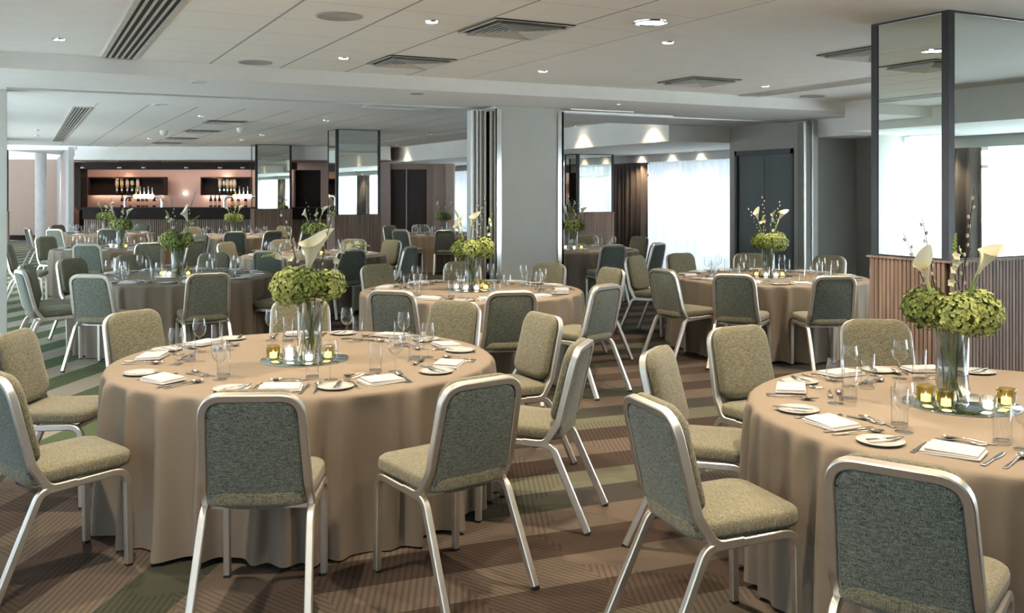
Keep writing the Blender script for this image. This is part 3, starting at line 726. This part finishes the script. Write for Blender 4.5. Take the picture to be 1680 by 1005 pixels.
# chairs: (table, list of (pixel x of the back's top centre, pixel y or None, front/behind)
CH = {
 'T1': [(415, 641), (795, 618), (965, 557), (900, 511), (750, 490), (490, 487), (212, 507), (8, 541), (-22, 610)],
 'T2': [(1430, 520), (1200, 531), (1065, 568), (1055, 652), (1468, 757)],
 'T3': [(637, 'f'), (840, 'f'), (616, 'b'), (757, 'b'), (902, 'b'), (1000, 'f'), (1010, 'b')],
 'T4': [(143, 'f'), (345, 'f'), ('a', 222, 1.56), ('a', 194, 1.52), (112, 'b', 1.5), (215, 'b'), (355, 'b'), (440, 'm')],
 'T5': [(1205, 'f'), (1373, 'f'), (1085, 'f'), (1037, 'b', 1.7), (1113, 'b', 1.7), (1230, 'b'), (1363, 'b')],
 'T6': [(142, 'f'), (245, 'f'), ('p', 46, 13.6, 18), (72, 'b', 1.7), (325, 'f'), (335, 'b')],
 'T7': [(42, 'f'), (88, 'f'), (92, 'b'), (178, 'f'), (235, 'b')],
 'T8': [(385, 'f'), (450, 'f'), (315, 'b'), (468, 'b'), (505, 'f', 1.75)],
 'T9': [(731, 'f'), (655, 'f'), (688, 'b'), (637, 'b')],
 'T10': [(1007, 'f'), (1052, 'b'), (1083, 'f'), (962, 'b')],
 'T11': [(577, 'f'), (437, 'f'), (583, 'b'), (646, 'b'), (676, 'f'), (463, 'b'), (368, 'b')]}
ZT = .90
def ground(px, py): return P(px, py, ZT)
SEATS = {}
def place_all_chairs():
    for t, lst in CH.items():
        cx, cy = TC[t]; seats = []; used = {}
        dc = cx*SY+cy*CY
        for e in lst:
            if e[0] == 'a':
                a = math.radians(e[1])-YAW; rr = e[2]
            elif e[0] == 'p':
                x, y = PD(e[1], e[2]); a = math.atan2(y-cy, x-cx)
                put_chair(x, y, math.radians(e[3])-YAW, "green-grey banquet chair standing loose at seven o'clock of %s" % TN[t]); continue
            elif isinstance(e[1], (int, float)):
                x, y = ground(e[0], e[1]); a = math.atan2(y-cy, x-cx); rr = math.hypot(x-cx, y-cy)
            elif e[1] == 'm': a = math.radians(-38); rr = 1.5
            else:
                rr = e[2] if len(e) > 2 else 1.56; best = None
                for k in range(0, 3600):
                    aa = math.radians(k/10); x, y = cx+rr*math.cos(aa), cy+rr*math.sin(aa)
                    X, d = x*CY-y*SY, x*SY+y*CY
                    if (d < dc) == (e[1] == 'f'):
                        er = abs(840+F*X/d-e[0])
                        if best is None or er < best[0]: best = (er, aa)
                a = best[1]
            seats.append((a, rr))
        seats = [(a, max(rr, 1.46)) for a, rr in seats]
        seats.sort(key=lambda s: s[0]); names = []
        for a, rr in seats:
            c = clock(a)
            while c in names: c = (c-1) % 12 if clock(a-.2) != clock(a) else (c+1) % 12
            names.append(c)
            ro = rr-.30
            jit = R_.uniform(-.05, .05)
            seen = 'seen from behind' if 3 < c < 9 else 'facing us' if c in (10, 11, 0, 1, 2) else 'seen side-on'
            put_chair(cx+ro*math.cos(a), cy+ro*math.sin(a), a+PI+jit, "green-grey banquet chair %s at %s o'clock of %s" % (seen, CLK[c-12 if c else 0], TN[t]))
        SEATS[t] = (seats, names)
place_all_chairs()
import os
if os.environ.get('DBG'):
    ch = [o for o in COL.objects if o.name.startswith('banquet_chair')]
    for i, a in enumerate(ch):
        for b in ch[i+1:]:
            if (a.location-b.location).length < .56: print('CLOSE', round((a.location-b.location).length, 2), a['label'], '|', b['label'])
# ------------------------------------------------------------ tables and cloths
def table_mesh():
    t = MB().lathe([(.001, .715), (.97, .715), (.975, .725), (.97, .738), (.001, .738)], 48)
    l = MB()
    for k in range(4):
        a = PI/4+k*PI/2; l.box((.55*math.cos(a)-.02, .55*math.sin(a)-.02, 0), (.55*math.cos(a)+.02, .55*math.sin(a)+.02, .715))
    return t.mesh('tabletop', M['brown']), l.mesh('leg', M['steel'])
tm, lm = table_mesh()
def cloth_mesh(seed, press, N=420):
    rr = random.Random(seed); mb = MB()
    peaks = []; a = 0
    while a < 2*PI-.12:
        peaks.append((a, rr.uniform(.35, 1.2), rr.uniform(.028, .060))); a += rr.uniform(.10, .27)
    def fold(th):
        s = 0
        for p, h, w in peaks:
            d = (th-p+PI) % (2*PI)-PI
            s += h*math.exp(-(d/w)**2)
        return s
    prof = [(.0, .7415, 0), (.5, .7415, 0), (.90, .7415, 0), (.965, .7415, 0), (.985, .7395, 0), (.997, .733, 0), (1.003, .722, .10), (1.006, .70, .24)]
    for k in range(1, 13):
        t = k/12; prof.append((1.006+.006*t, ( .70-.688*t), .24+.76*t**.8))
    m = len(prof); vs = []
    for i in range(N):
        th = 2*PI*i/N; f = fold(th)-.45; w2 = .012*math.sin(th*3+seed)
        for r0, z, k in prof:
            q = r0*RT+k*(.105*f)+k*w2
            zz = z+(.006+.012*math.sin(th*5+seed*2)*(1 if z < .1 else 0) if z < .1 else 0)
            sh = k*.012*math.sin(th*11+z*6+seed)
            if z < .60:
                for pa, pr in press:
                    dl = abs((th-pa+PI) % (2*PI)-PI)
                    wz = min(1, (.60-z)/.10); wa = 1 if dl < .19 else max(0, 1-(dl-.19)/.06)
                    q = q-max(0, q-pr-.03-(.05 if z < .38 else 0))*wa*wz
            vs.append((q*math.cos(th+sh), q*math.sin(th+sh), max(zz, .004)))
    fs = [(i*m+j, ((i+1) % N)*m+j, ((i+1) % N)*m+j+1, i*m+j+1)[::-1] for i in range(N) for j in range(m-1)]
    mb.add(vs, fs, True); return mb.mesh('tablecloth', M['cloth'])
for k, (t, (x, y, _)) in enumerate([(t, (*v, 0)) for t, v in TC.items()]):
    r = root('round_table', (x, y, 0), 0, 'round banquet table under the floor-length cloth, the %s' % TN[t], 'table', 'round banquet tables')
    mk('tabletop', tm, r); mk('table_legs', lm, r)
    mk('tablecloth', cloth_mesh(k+3, [(a, rr-.30-.245-.012) for a, rr in SEATS[t][0]]), None, (x, y, 0), 0, 'beige floor-length cloth in soft folds on the %s' % TN[t], 'tablecloth', 'beige tablecloths')
# ------------------------------------------------------------ tableware meshes
Z0 = .7425
me = {}
me['plate'] = MB().lathe([(.001, .003), (.052, .003), (.058, .006), (.084, .012), (.085, .010), (.060, .0), (.001, .0)], 36).mesh('plate', M['china'])
def flat(pts_half, z, th, bend=None):
    """symmetric flat piece: list of (along, halfwidth, height)"""
    mb = MB(); vs = []
    for a, w, h in pts_half:
        vs += [(w, a, z+h), (w*.5, a, z+h+th), (-w*.5, a, z+h+th), (-w, a, z+h)]
    n = len(pts_half); fs = [(4*i+j, 4*i+(j+1) % 4, 4*i+4+(j+1) % 4, 4*i+4+j) for i in range(n-1) for j in range(4)]
    fs += [(0, 3, 2, 1), tuple(4*(n-1)+j for j in range(4))]
    return mb.add(vs, fs, True)
def knife(s=1.0):
    mb = flat([(-.11*s, .007, .002), (-.105*s, .009, .002), (-.03*s, .007, .002), (-.01*s, .005, .002), (0, .006, .001), (.01*s, .010, .001), (.07*s, .011, .001), (.10*s, .008, .001), (.115*s, .001, .001)], 0, .0035)
    return mb
def spoon(s=1.0):
    mb = flat([(-.11*s, .006, .001), (-.10*s, .0095, .001), (-.05*s, .006, .004), (-.0*s, .0035, .010), (.035*s, .004, .010), (.045*s, .006, .006)], 0, .003)
    # bowl
    vs = []; nr, na = 5, 16
    for j in range(nr+1):
        q = j/nr
        for i in range(na):
            a = 2*PI*i/na
            vs.append((.0215*s*q*math.cos(a), .075*s+.034*s*q*math.sin(a)*(1+.1*math.sin(a)), .002+.010*q*q))
    fs = [(j*na+i, j*na+(i+1) % na, (j+1)*na+(i+1) % na, (j+1)*na+i) for j in range(nr) for i in range(na)]
    mb.add(vs, fs, True); return mb
def fork(s=1.0):
    mb = flat([(-.11*s, .006, .001), (-.10*s, .0095, .001), (-.05*s, .006, .004), (0, .0035, .010), (.03*s, .005, .010), (.045*s, .012, .006), (.06*s, .0125, .002)], 0, .003)
    for k in range(4):
        x = (-.0105+.007*k)*s
        mb.sweep([(x, .058*s, .003), (x, .08*s, .001), (x, .105*s, .006)], circ(.0019, 5), (1, 0, 0))
    return mb
for n, f in (('knife', knife(1)), ('spoon', spoon(.95)), ('fork', fork(.95)), ('butter_knife', knife(.72)), ('dessert_fork', fork(.8)), ('dessert_spoon', spoon(.82))):
    me[n] = f.mesh(n, M['steel'])
def napkin():
    mb = MB(); rr = random.Random(3)
    for k, (w, h, dx) in enumerate(((.098, .066, 0), (.094, .064, -.004), (.086, .062, .004))):
        o = rrect(w, h, .006, 2); z = .001+k*.007
        T = lambda a, b, hh, z=z, dx=dx: (a+dx, b, z+hh+.003*math.sin(a*22+k)+.002*math.sin(b*30))
        mb.puff(o, [(.985, 0), (1, .0015), (1, .005), (.985, .0068)], T, 0)
    return mb
me['napkin'] = napkin().mesh('napkin', M['napkin'])
me['wine'] = MB().lathe([(.001, .002), (.020, .002), (.034, .0015), (.0345, .0005), (.034, .003), (.020, .0045), (.006, .008), (.0042, .014), (.0038, .05), (.0042, .078), (.008, .086), (.022, .094), (.033, .108), (.0385, .128), (.038, .150), (.034, .176), (.0315, .192)], 28).mesh('wine_glass', M['glass'])
me['tumbler'] = MB().lathe([(.001, .009), (.022, .010), (.0302, .013), (.0312, .004), (.0300, .0), (.0312, .003), (.0325, .150), (.0318, .1508)], 28).mesh('tumbler', M['glass'])
def ribbed(h, r, n=44):
    mb = MB(); prof = [(.55, 0), (.72, .006), (.80, .012), (.93, h*.30), (1.0, h*.52), (1.0, h*.97), (.985, h), (.955, h*.97), (.955, h*.5), (.85, h*.22), (.1, .014)]
    vs = []; m = len(prof)
    for i in range(n):
        a = 2*PI*i/n; k = 1+.012*(1 if i % 2 else -1)
        for q, z in prof: vs.append((r*q*k*math.cos(a), r*q*k*math.sin(a), z))
    return mb.add(vs, [(i*m+j, ((i+1) % n)*m+j, ((i+1) % n)*m+j+1, i*m+j+1) for i in range(n) for j in range(m-1)], True)
me['votive'] = ribbed(.080, .039).mesh('votive_glass', M['amber'])
me['votive_clear'] = ribbed(.062, .033).mesh('votive_glass', M['glass'])
me['wax'] = MB().lathe([(.001, .0), (.0195, .0), (.0195, .026), (.017, .027), (.001, .025)], 18).mesh('tealight', M['wax'])
me['flame'] = MB().lathe([(.0005, .026), (.0024, .029), (.0028, .032), (.0016, .036), (.0004, .040)], 8).mesh('flame', M['flame'])
WORDS = {'plate': ('white side plate', 'plate', 'side_plate'), 'knife': ('steel table knife', 'knife', 'table_knife'), 'spoon': ('steel soup spoon', 'spoon', 'soup_spoon'),
         'fork': ('steel table fork', 'fork', 'table_fork'), 'butter_knife': ('small knife across the side plate', 'knife', 'butter_knife'),
         'dessert_fork': ('small dessert fork above the napkin', 'fork', 'dessert_fork'), 'dessert_spoon': ('dessert spoon above the napkin', 'spoon', 'dessert_spoon'),
         'napkin': ('folded white napkin', 'napkin', 'napkin'), 'wine': ('stemmed wine glass', 'glass', 'wine_glass'), 'tumbler': ('tall straight tumbler', 'glass', 'tumbler')}
GRP = {'plate': 'side plates', 'knife': 'table knives', 'spoon': 'soup spoons', 'fork': 'table forks', 'butter_knife': 'butter knives', 'dessert_fork': 'dessert forks',
       'dessert_spoon': 'dessert spoons', 'napkin': 'folded napkins', 'wine': 'wine glasses', 'tumbler': 'tumblers'}
def item(kind, c, th, u, rad, rot, place, t, dz=0):
    f = (-math.cos(th), -math.sin(th)); rt = (f[1], -f[0])
    x = c[0]-f[0]*rad+rt[0]*u; y = c[1]-f[1]*rad+rt[1]*u
    base = math.atan2(f[1], f[0])-PI/2          # local +y points to the table centre
    w, cat, nm = WORDS[kind]
    mk(nm, me[kind], None, (x, y, Z0+dz), base+rot, "%s, %s o'clock place, %s" % (w, place, TN[t]), cat, GRP[kind])
LAY = [('plate', -.235, .83, 0, 0), ('butter_knife', -.235, .83, -.75, .0125), ('fork', -.125, .80, -.12, 0), ('napkin', -.01, .84, .05, 0),
       ('knife', .115, .83, -.06, 0), ('spoon', .155, .83, -.10, 0), ('dessert_fork', .0, .665, -1.45, 0), ('dessert_spoon', .015, .635, 1.62, .0), ('tumbler', .10, .595, 0, 0), ('wine', .185, .64, 0, 0)]
def gaps(seats):
    a = sorted(s[0] % (2*PI) for s in seats); out = []
    n = len(a)
    for i in range(n):
        g = (a[(i+1) % n]-a[i]) % (2*PI) if n > 1 else 2*PI
        k = round(g/math.radians(40))
        for j in range(1, k): out.append((a[i]+g*j/k) % (2*PI))
    return a, out
NEAR = ('T1', 'T2', 'T3', 'T4', 'T5')
for t in TC:
    seats, names = SEATS[t]; c = TC[t]
    a, ex = gaps(seats); al = a+ex; used = {}
    for th in sorted(al):
        # only places the photo can show
        X, d = (c[0]+.7*math.cos(th))*CY-(c[1]+.7*math.sin(th))*SY, (c[0]+.7*math.cos(th))*SY+(c[1]+.7*math.sin(th))*CY
        px = 840+F*X/d
        if px > 1730 or px < -40: continue
        k = clock(th)
        while k in used: k = (k+1) % 12
        used[k] = 1
        place = CLK[k]
        for kind, u, rad, rot, dz in LAY:
            if t not in NEAR and kind not in ('plate', 'napkin', 'tumbler', 'wine'): continue
            j = .012
            item(kind, c, th+R_.uniform(-.02, .02), u+R_.uniform(-j, j), rad+R_.uniform(-j, j), rot+R_.uniform(-.12, .12), place, t, dz)
# ------------------------------------------------------------ flowers
def hyd_mesh(seed, r, m, n=340):
    rr = random.Random(seed); mb = MB(); mb.ball((0, 0, 0), r*.82, 12, 8, (1, 1, .9))
    for k in range(n):
        z = 1-2*(k+.5)/n; a = k*2.39996+rr.uniform(-.2, .2); q = math.sqrt(1-z*z)
        nn = Vector((q*math.cos(a), q*math.sin(a), z)); rad = r*rr.uniform(.86, 1.06)
        bump = 1+.07*math.sin(a*3+seed)+.05*math.sin(z*7+seed)
        c = Vector((nn.x, nn.y, nn.z*.90))*rad*bump
        nn = (nn+Vector((rr.uniform(-.4, .4), rr.uniform(-.4, .4), rr.uniform(-.4, .4)))).normalized()
        t1 = nn.orthogonal().normalized(); t1.rotate(Matrix.Rotation(rr.uniform(0, 6.28), 3, nn)); t2 = nn.cross(t1)
        s = rr.uniform(.0100, .0150)*r/.095*(1.45 if n < 200 else 1)
        for j in range(4):
            an = j*PI/2; e = t1*math.cos(an)+t2*math.sin(an); g = nn.cross(e); lift = rr.uniform(.1, .55)
            v = [c, c+e*s*.55+g*s*.55+nn*s*lift*.4, c+e*s*1.15+nn*s*lift, c+e*s*.55-g*s*.55+nn*s*lift*.5]
            mb.add(v, [(0, 1, 2, 3)])
    me_ = mb.mesh('hydrangea_head', m); me_.materials.append(M['core'])
    nb = 12*8
    for i, p in enumerate(me_.polygons):
        if i < nb: p.material_index = 1
    return me_
HY = [hyd_mesh(1, .104, M['hyd']), hyd_mesh(2, .092, M['hyd2']), hyd_mesh(3, .088, M['hyd'])]
HYF = [hyd_mesh(4, .098, M['hyd'], 110), hyd_mesh(5, .092, M['hyd2'], 110), hyd_mesh(6, .088, M['hyd'], 110)]
def calla_mesh():
    mb = MB(); vs = []; nt, na = 10, 18
    for j in range(nt+1):
        t = j/nt
        for i in range(na+1):
            ph = -PI+2*PI*i/na; wrap = .93
            r = .007+.034*t**1.5*(1+.25*math.cos(ph)); h = .115*t+.060*t**3*(.5+.5*math.cos(ph))**2-.014*t**4*(1-math.cos(ph))*.5
            out = .018*t**4*(1-math.cos(ph))*.5
            tip = .02*t**5*max(0, math.cos(ph))**4
            vs.append(((r+out+tip)*math.cos(ph*wrap), (r+out)*math.sin(ph*wrap), h))
    mb.add(vs, [(j*(na+1)+i, j*(na+1)+i+1, (j+1)*(na+1)+i+1, (j+1)*(na+1)+i) for j in range(nt) for i in range(na)], True)
    sp = MB().sweep([(0, 0, .02), (.003, 0, .06), (.004, 0, .095)], circ(.0055, 7), (0, 1, 0))
    return mb.mesh('spathe', M['calla']), sp.mesh('spadix', M['yellow'])
CM = calla_mesh()
def quat_to(v): return Vector((0, 0, 1)).rotation_difference(Vector(v).normalized()).to_euler()
def arc(p0, p1, bend, n=8):
    p0, p1 = Vector(p0), Vector(p1); m = (p0+p1)/2+Vector(bend)
    return [p0*(1-t)**2+m*2*t*(1-t)+p1*t*t for t in [i/n for i in range(n+1)]]
CATK = MB().ball((0, 0, 0), .0062, 7, 5, (1, 1, 1.6)).mesh('catkin', M['catkin'])
BUD = MB().ball((0, 0, 0), .0075, 7, 5, (1, 1, 1.2)).mesh('bud', M['bud'])
def stemtube(path, r, m, name, parent, n=7): return MB().sweep(path, circ(r, n), None).obj(name, m, parent)
def willow(c, foot, tip, bend, label, seed, dens=1.0):
    rr = random.Random(seed); r = root('willow_branch', c, 0, label, 'branch', 'willow branches')
    path = arc(foot, tip, bend, 14)
    sc = [1-.6*i/14 for i in range(15)]
    mb = MB().sweep(path, circ(.0043, 6), None, scales=sc)
    for k in range(2):
        i = rr.randint(6, 10); q = path[i]; mb.sweep([q, q+Vector((rr.uniform(-.05, .05), rr.uniform(-.03, .03), rr.uniform(.05, .1)))], circ(.0013, 5), None)
    mb.obj('twig', M['twig'], r)
    n = int(11*dens)
    for k in range(n):
        t = .50+.50*k/n; i = t*14; a, b = path[int(i)], path[min(14, int(i)+1)]; p = a.lerp(b, i-int(i)); side = 1 if k % 2 else -1
        d = (b-a).normalized() if (b-a).length > 1e-6 else Vector((0, 0, 1))
        off = Vector((side*.008, rr.uniform(-.006, .006), .004))
        k_ = mk('catkin', CATK, r, p+off); k_.rotation_euler = quat_to(d+off*40)
    return r
def calla(c, foot, head, dirv, label, s=1.0):
    r = root('calla_lily', c, 0, label, 'flower', 'calla lilies')
    dirv = Vector(dirv).normalized()
    MB().sweep(arc(foot, Vector(head), Vector(head)*0+Vector((-dirv.x*.05, -dirv.y*.05, .03))), circ(.0065, 8), None).obj('stem', M['stem'], r)
    a = mk('spathe', CM[0], r, head); a.rotation_euler = quat_to(dirv); a.scale = (s, s, s)
    b = mk('spadix', CM[1], r, head); b.rotation_euler = quat_to(dirv); b.scale = (s, s, s)
    return r
def spray(c, foot, mid, tip, label, seed, s=1.0):
    rr = random.Random(seed); r = root('blossom_spray', c, 0, label, 'flower', 'blossom sprays')
    p1 = arc(foot, mid, (0, 0, .05), 8); p2 = arc(mid, tip, Vector((0, 0, .03)), 8); path = p1+p2[1:]
    MB().sweep(path, circ(.0032, 6), None).obj('stem', M['stem'], r)
    for k in range(7):
        p = p2[min(8, k//1)] if k < 5 else p1[8-(k-4)]
        if k >= 5 or k < 4:
            cc = p+Vector((rr.uniform(-.02, .02), rr.uniform(-.02, .02), rr.uniform(-.012, .012)))
            nn = Vector((rr.uniform(-1, 1), -1.0, rr.uniform(-.4, .7))).normalized(); t1 = nn.orthogonal().normalized(); t2 = nn.cross(t1)
            fl = MB()
            for j in range(5):
                an = j*2*PI/5; e = t1*math.cos(an)+t2*math.sin(an); g = nn.cross(e); L = .022*s
                fl.add([cc, cc+e*L*.5+g*L*.45+nn*.004, cc+e*L+nn*.008, cc+e*L*.5-g*L*.45+nn*.004], [(0, 1, 2, 3)], True)
            fl.obj('blossom', M['orchid'], r)
    for k in range(12):
        t = .35+.65*k/12; i = t*8; p = p2[int(i)].lerp(p2[min(8, int(i)+1)], i-int(i))
        b_ = mk('bud', BUD, r, p+Vector(((.009 if k % 2 else -.009)*(1.2-t), 0, .003))); b_.scale = (1.25-t*.7,)*3
    return r
def W(X, Yd, z): return Vector((X*CY+Yd*SY, -X*SY+Yd*CY, z))     # camera-aligned offset -> room offset
vase_m = MB().lathe([(.001, .0), (.064, .0), (.066, .004), (.066, .30), (.064, .301), (.0625, .012), (.001, .012)], 36).mesh('vase_body', M['vase'])
water_m = MB().lathe([(.001, .013), (.0618, .013), (.0618, .115), (.001, .115)], 30).mesh('water', M['water'])
plate_m = MB().lathe([(.001, .0), (.232, .0), (.235, .002), (.232, .005), (.001, .005)], 56).mesh('mirror_plate', M['mirrorb'])
# per table: camera-aligned offsets (X right, d away, z height above table) of the accents
ACC = {
 'T1': dict(w=[(-.17, .05, .80), (-.10, -.04, .70), (.125, .0, .78)], c=[((-.01, -.02, .46), (.22, -.15, 1), 1.5)], s=[((-.12, -.03, .53), (-.25, -.05, .545)), ((.18, .02, .58), (.33, .0, .60))],
            n=[(-.10, -.05, .385), (.0, -.08, .40), (.10, .03, .39)], v=[(-.155, -.06, 0), (.135, -.05, 0), (-.06, -.10, 1), (-.10, .07, 1), (.05, -.13, 1)], vp=(.015, .05)),
 'T2': dict(w=[(-.13, .0, .79), (.105, .02, .91), (-.19, .05, .72)], c=[((-.13, -.05, .52), (-.35, -.35, 1), .85), ((.095, -.03, .55), (.45, -.15, 1), .9)], s=[((-.005, -.02, .57), (.015, .0, .72))],
            n=[(-.10, .03, .40), (-.01, -.07, .385), (.105, .01, .38)], v=[(-.16, -.02, 0), (-.115, -.11, 0), (.15, -.08, 0), (.04, -.15, 1), (.05, .1, 1)], vp=(-.02, .04)),
 'T3': dict(w=[(.06, .0, .84), (.13, .05, .86), (-.17, .04, .66)], c=[((-.10, -.03, .52), (-.5, -.3, 1), .8), ((.0, -.02, .58), (.2, -.3, .9), .85)], s=[((-.10, .0, .60), (-.17, .0, .74)), ((.15, .0, .57), (.19, .0, .70))],
            n=[(-.10, .0, .37), (.0, -.07, .375), (.11, .01, .38)], v=[(-.14, -.03, 1), (.13, -.05, 0), (.05, -.14, 1), (-.05, -.13, 1), (.1, .1, 0)], vp=(0, .03)),
 'T4': dict(w=[(-.09, .04, .86), (.18, .05, .90)], c=[((.12, -.03, .58), (-.3, -.3, 1), 1.0)], s=[((-.08, .0, .58), (-.13, -.02, .70)), ((.08, .0, .50), (.24, .0, .64))],
            n=[(-.085, .0, .375), (.0, -.05, .36), (.085, .01, .385)], v=[(-.15, -.03, 0), (.14, -.05, 0), (-.03, -.15, 1), (-.10, -.10, 1)], vp=(0, .03)),
 'T5': dict(w=[(-.22, .0, .74), (-.05, .04, .87), (.13, .0, .82)], c=[((.10, -.03, .60), (.5, -.3, 1), .8), ((-.12, -.03, .60), (-.3, -.3, 1), .75)], s=[((.03, .0, .60), (.08, .0, .70)), ((-.07, -.02, .56), (-.05, 0, .64))],
            n=[(-.09, .0, .37), (.01, -.06, .375), (.10, .01, .36)], v=[(-.15, -.05, 0), (-.07, -.13, 1), (.12, -.07, 0), (.03, -.15, 1)], vp=(0, .03)),
}
side3 = ('left', 'middle', 'right')
def where(x): return 'left' if x < -.05 else 'right' if x > .05 else 'middle'
def uniq(names, lst):
    return names
def centrepiece(t, A):
    c = CPOS.get(t, TC[t]); n = TN[t]; zt = Z0
    vp = W(A['vp'][0], A['vp'][1], 0); V = Vector((c[0]+vp.x, c[1]+vp.y, zt+.005)); near = t in NEAR
    mk('mirror_plate', plate_m, None, (c[0], c[1], zt), 0, 'round mirror plate under the flower vase on the %s' % n, 'mirror', 'mirror plates')
    r = root('glass_vase', V, 0, 'clear cylinder vase holding hydrangeas on the %s' % n, 'vase', 'cylinder vases')
    mk('vase_body', vase_m, r); mk('water', water_m, r)
    rr = random.Random(hash(t) % 1 + len(n))
    hy = sorted(A['n'])
    for k, (x, d, z) in enumerate(hy):
        o = W(x, d, 0); h = root('hydrangea', V, 0, '%s green hydrangea head in vase on %s' % (side3[k], n), 'flower', 'hydrangeas')
        top = Vector((o.x, o.y, z)); foot = Vector((-o.x*.35+.01*k, -o.y*.35, .018))
        MB().sweep(arc(foot, top, (0, 0, .03)), circ(.0065, 8), None).obj('stem', M['stem'], h)
        hd = mk('flower_head', (HY if near else HYF)[(k+len(n)) % 3], h, top, rr.uniform(0, 6))
    def ft(k): return Vector((.03*math.cos(k*2.1), .03*math.sin(k*2.1), .016))
    ws = sorted(A['w'])
    for k, (x, d, z) in enumerate(ws):
        o = W(x, d, 0); nm = ('left', 'right')[k] if len(ws) == 2 else side3[k]
        willow(V, ft(k), (o.x, o.y, z), W(-x*.25, 0, .0), '%s pussy-willow branch in vase on %s' % (nm, n), k+len(n), 1.0 if near else .7)
    cs = sorted(A['c'])
    for k, ((x, d, z), dv, s) in enumerate(cs):
        o = W(x, d, 0); nm = '' if len(cs) == 1 else ('left ', 'right ')[k]
        calla(V, ft(k+3), (o.x, o.y, z), W(dv[0], dv[1], dv[2]), '%sgreenish-white calla lily in vase on %s' % (nm, n), s)
    ss = sorted(A['s'])
    for k, (m, tp) in enumerate(ss):
        a, b = W(*m[:2], 0), W(*tp[:2], 0); nm = '' if len(ss) == 1 else ('left ', 'right ')[k]
        spray(V, ft(k+5), (a.x, a.y, m[2]), (b.x, b.y, tp[2]), '%sspray of white blossom and green buds on %s' % (nm, n), k+len(n))
    vs = A['v']; cnt = {0: 0, 1: 0}
    for k, (x, d, ty) in enumerate(sorted(vs)):
        o = W(x, d, 0); pos = (c[0]+o.x, c[1]+o.y, zt+.005)
        col = 'ribbed clear' if ty else 'ribbed olive'; od = ('first', 'second', 'third', 'fourth', 'fifth')[k]
        mk('candle_holder', me['votive_clear' if ty else 'votive'], None, pos, 0, '%s glass candle holder on %s, %s from left' % (col, n, od), 'candle holder', 'candle holders')
        w = mk('tealight', me['wax'], None, (pos[0], pos[1], pos[2]+.0145), 0, 'lit tealight inside %s glass holder from left on %s' % (od, n), 'candle', 'tealights')
        mk('flame', me['flame'], w)
for t in TC:
    if t in ACC: A = ACC[t]
    else:
        rr = random.Random(len(TN[t])*3+ord(t[-1])); u = rr.uniform
        A = dict(w=[(-.15+u(-.05, .05), .03, u(.62, .82)), (.14+u(-.05, .05), .0, u(.66, .86))], c=[((-.10, -.02, u(.5, .56)), (-.5, -.3, 1), .8), ((.11, -.02, u(.5, .58)), (.45, -.3, 1), .8)],
                 s=[((.02, .0, .54), (u(-.05, .05), .0, .66))], n=[(-.095, .0, .365), (.0, -.06, .37), (.10, .0, .36)], v=[(-.13, -.04, 1), (.12, -.06, 0), (.0, -.15, 1)], vp=(0, .03))
    centrepiece(t, A)
# ------------------------------------------------------------ world, exposure
wd = bpy.data.worlds.new('world'); SC.world = wd; wd.use_nodes = True
wd.node_tree.nodes['Background'].inputs[0].default_value = (.75, .85, 1, 1); wd.node_tree.nodes['Background'].inputs[1].default_value = .6
vs_ = SC.view_settings; vs_.view_transform = 'Standard'; vs_.look = 'None'; vs_.exposure = 1.22; vs_.gamma = 1; vs_.use_curve_mapping = False
cy = SC.cycles
cy.use_denoising = True; cy.max_bounces = 10; cy.diffuse_bounces = 4; cy.glossy_bounces = 5; cy.transmission_bounces = 6; cy.transparent_max_bounces = 40
cy.caustics_reflective = False; cy.caustics_refractive = False; cy.sample_clamp_indirect = 4; cy.sample_clamp_direct = 0
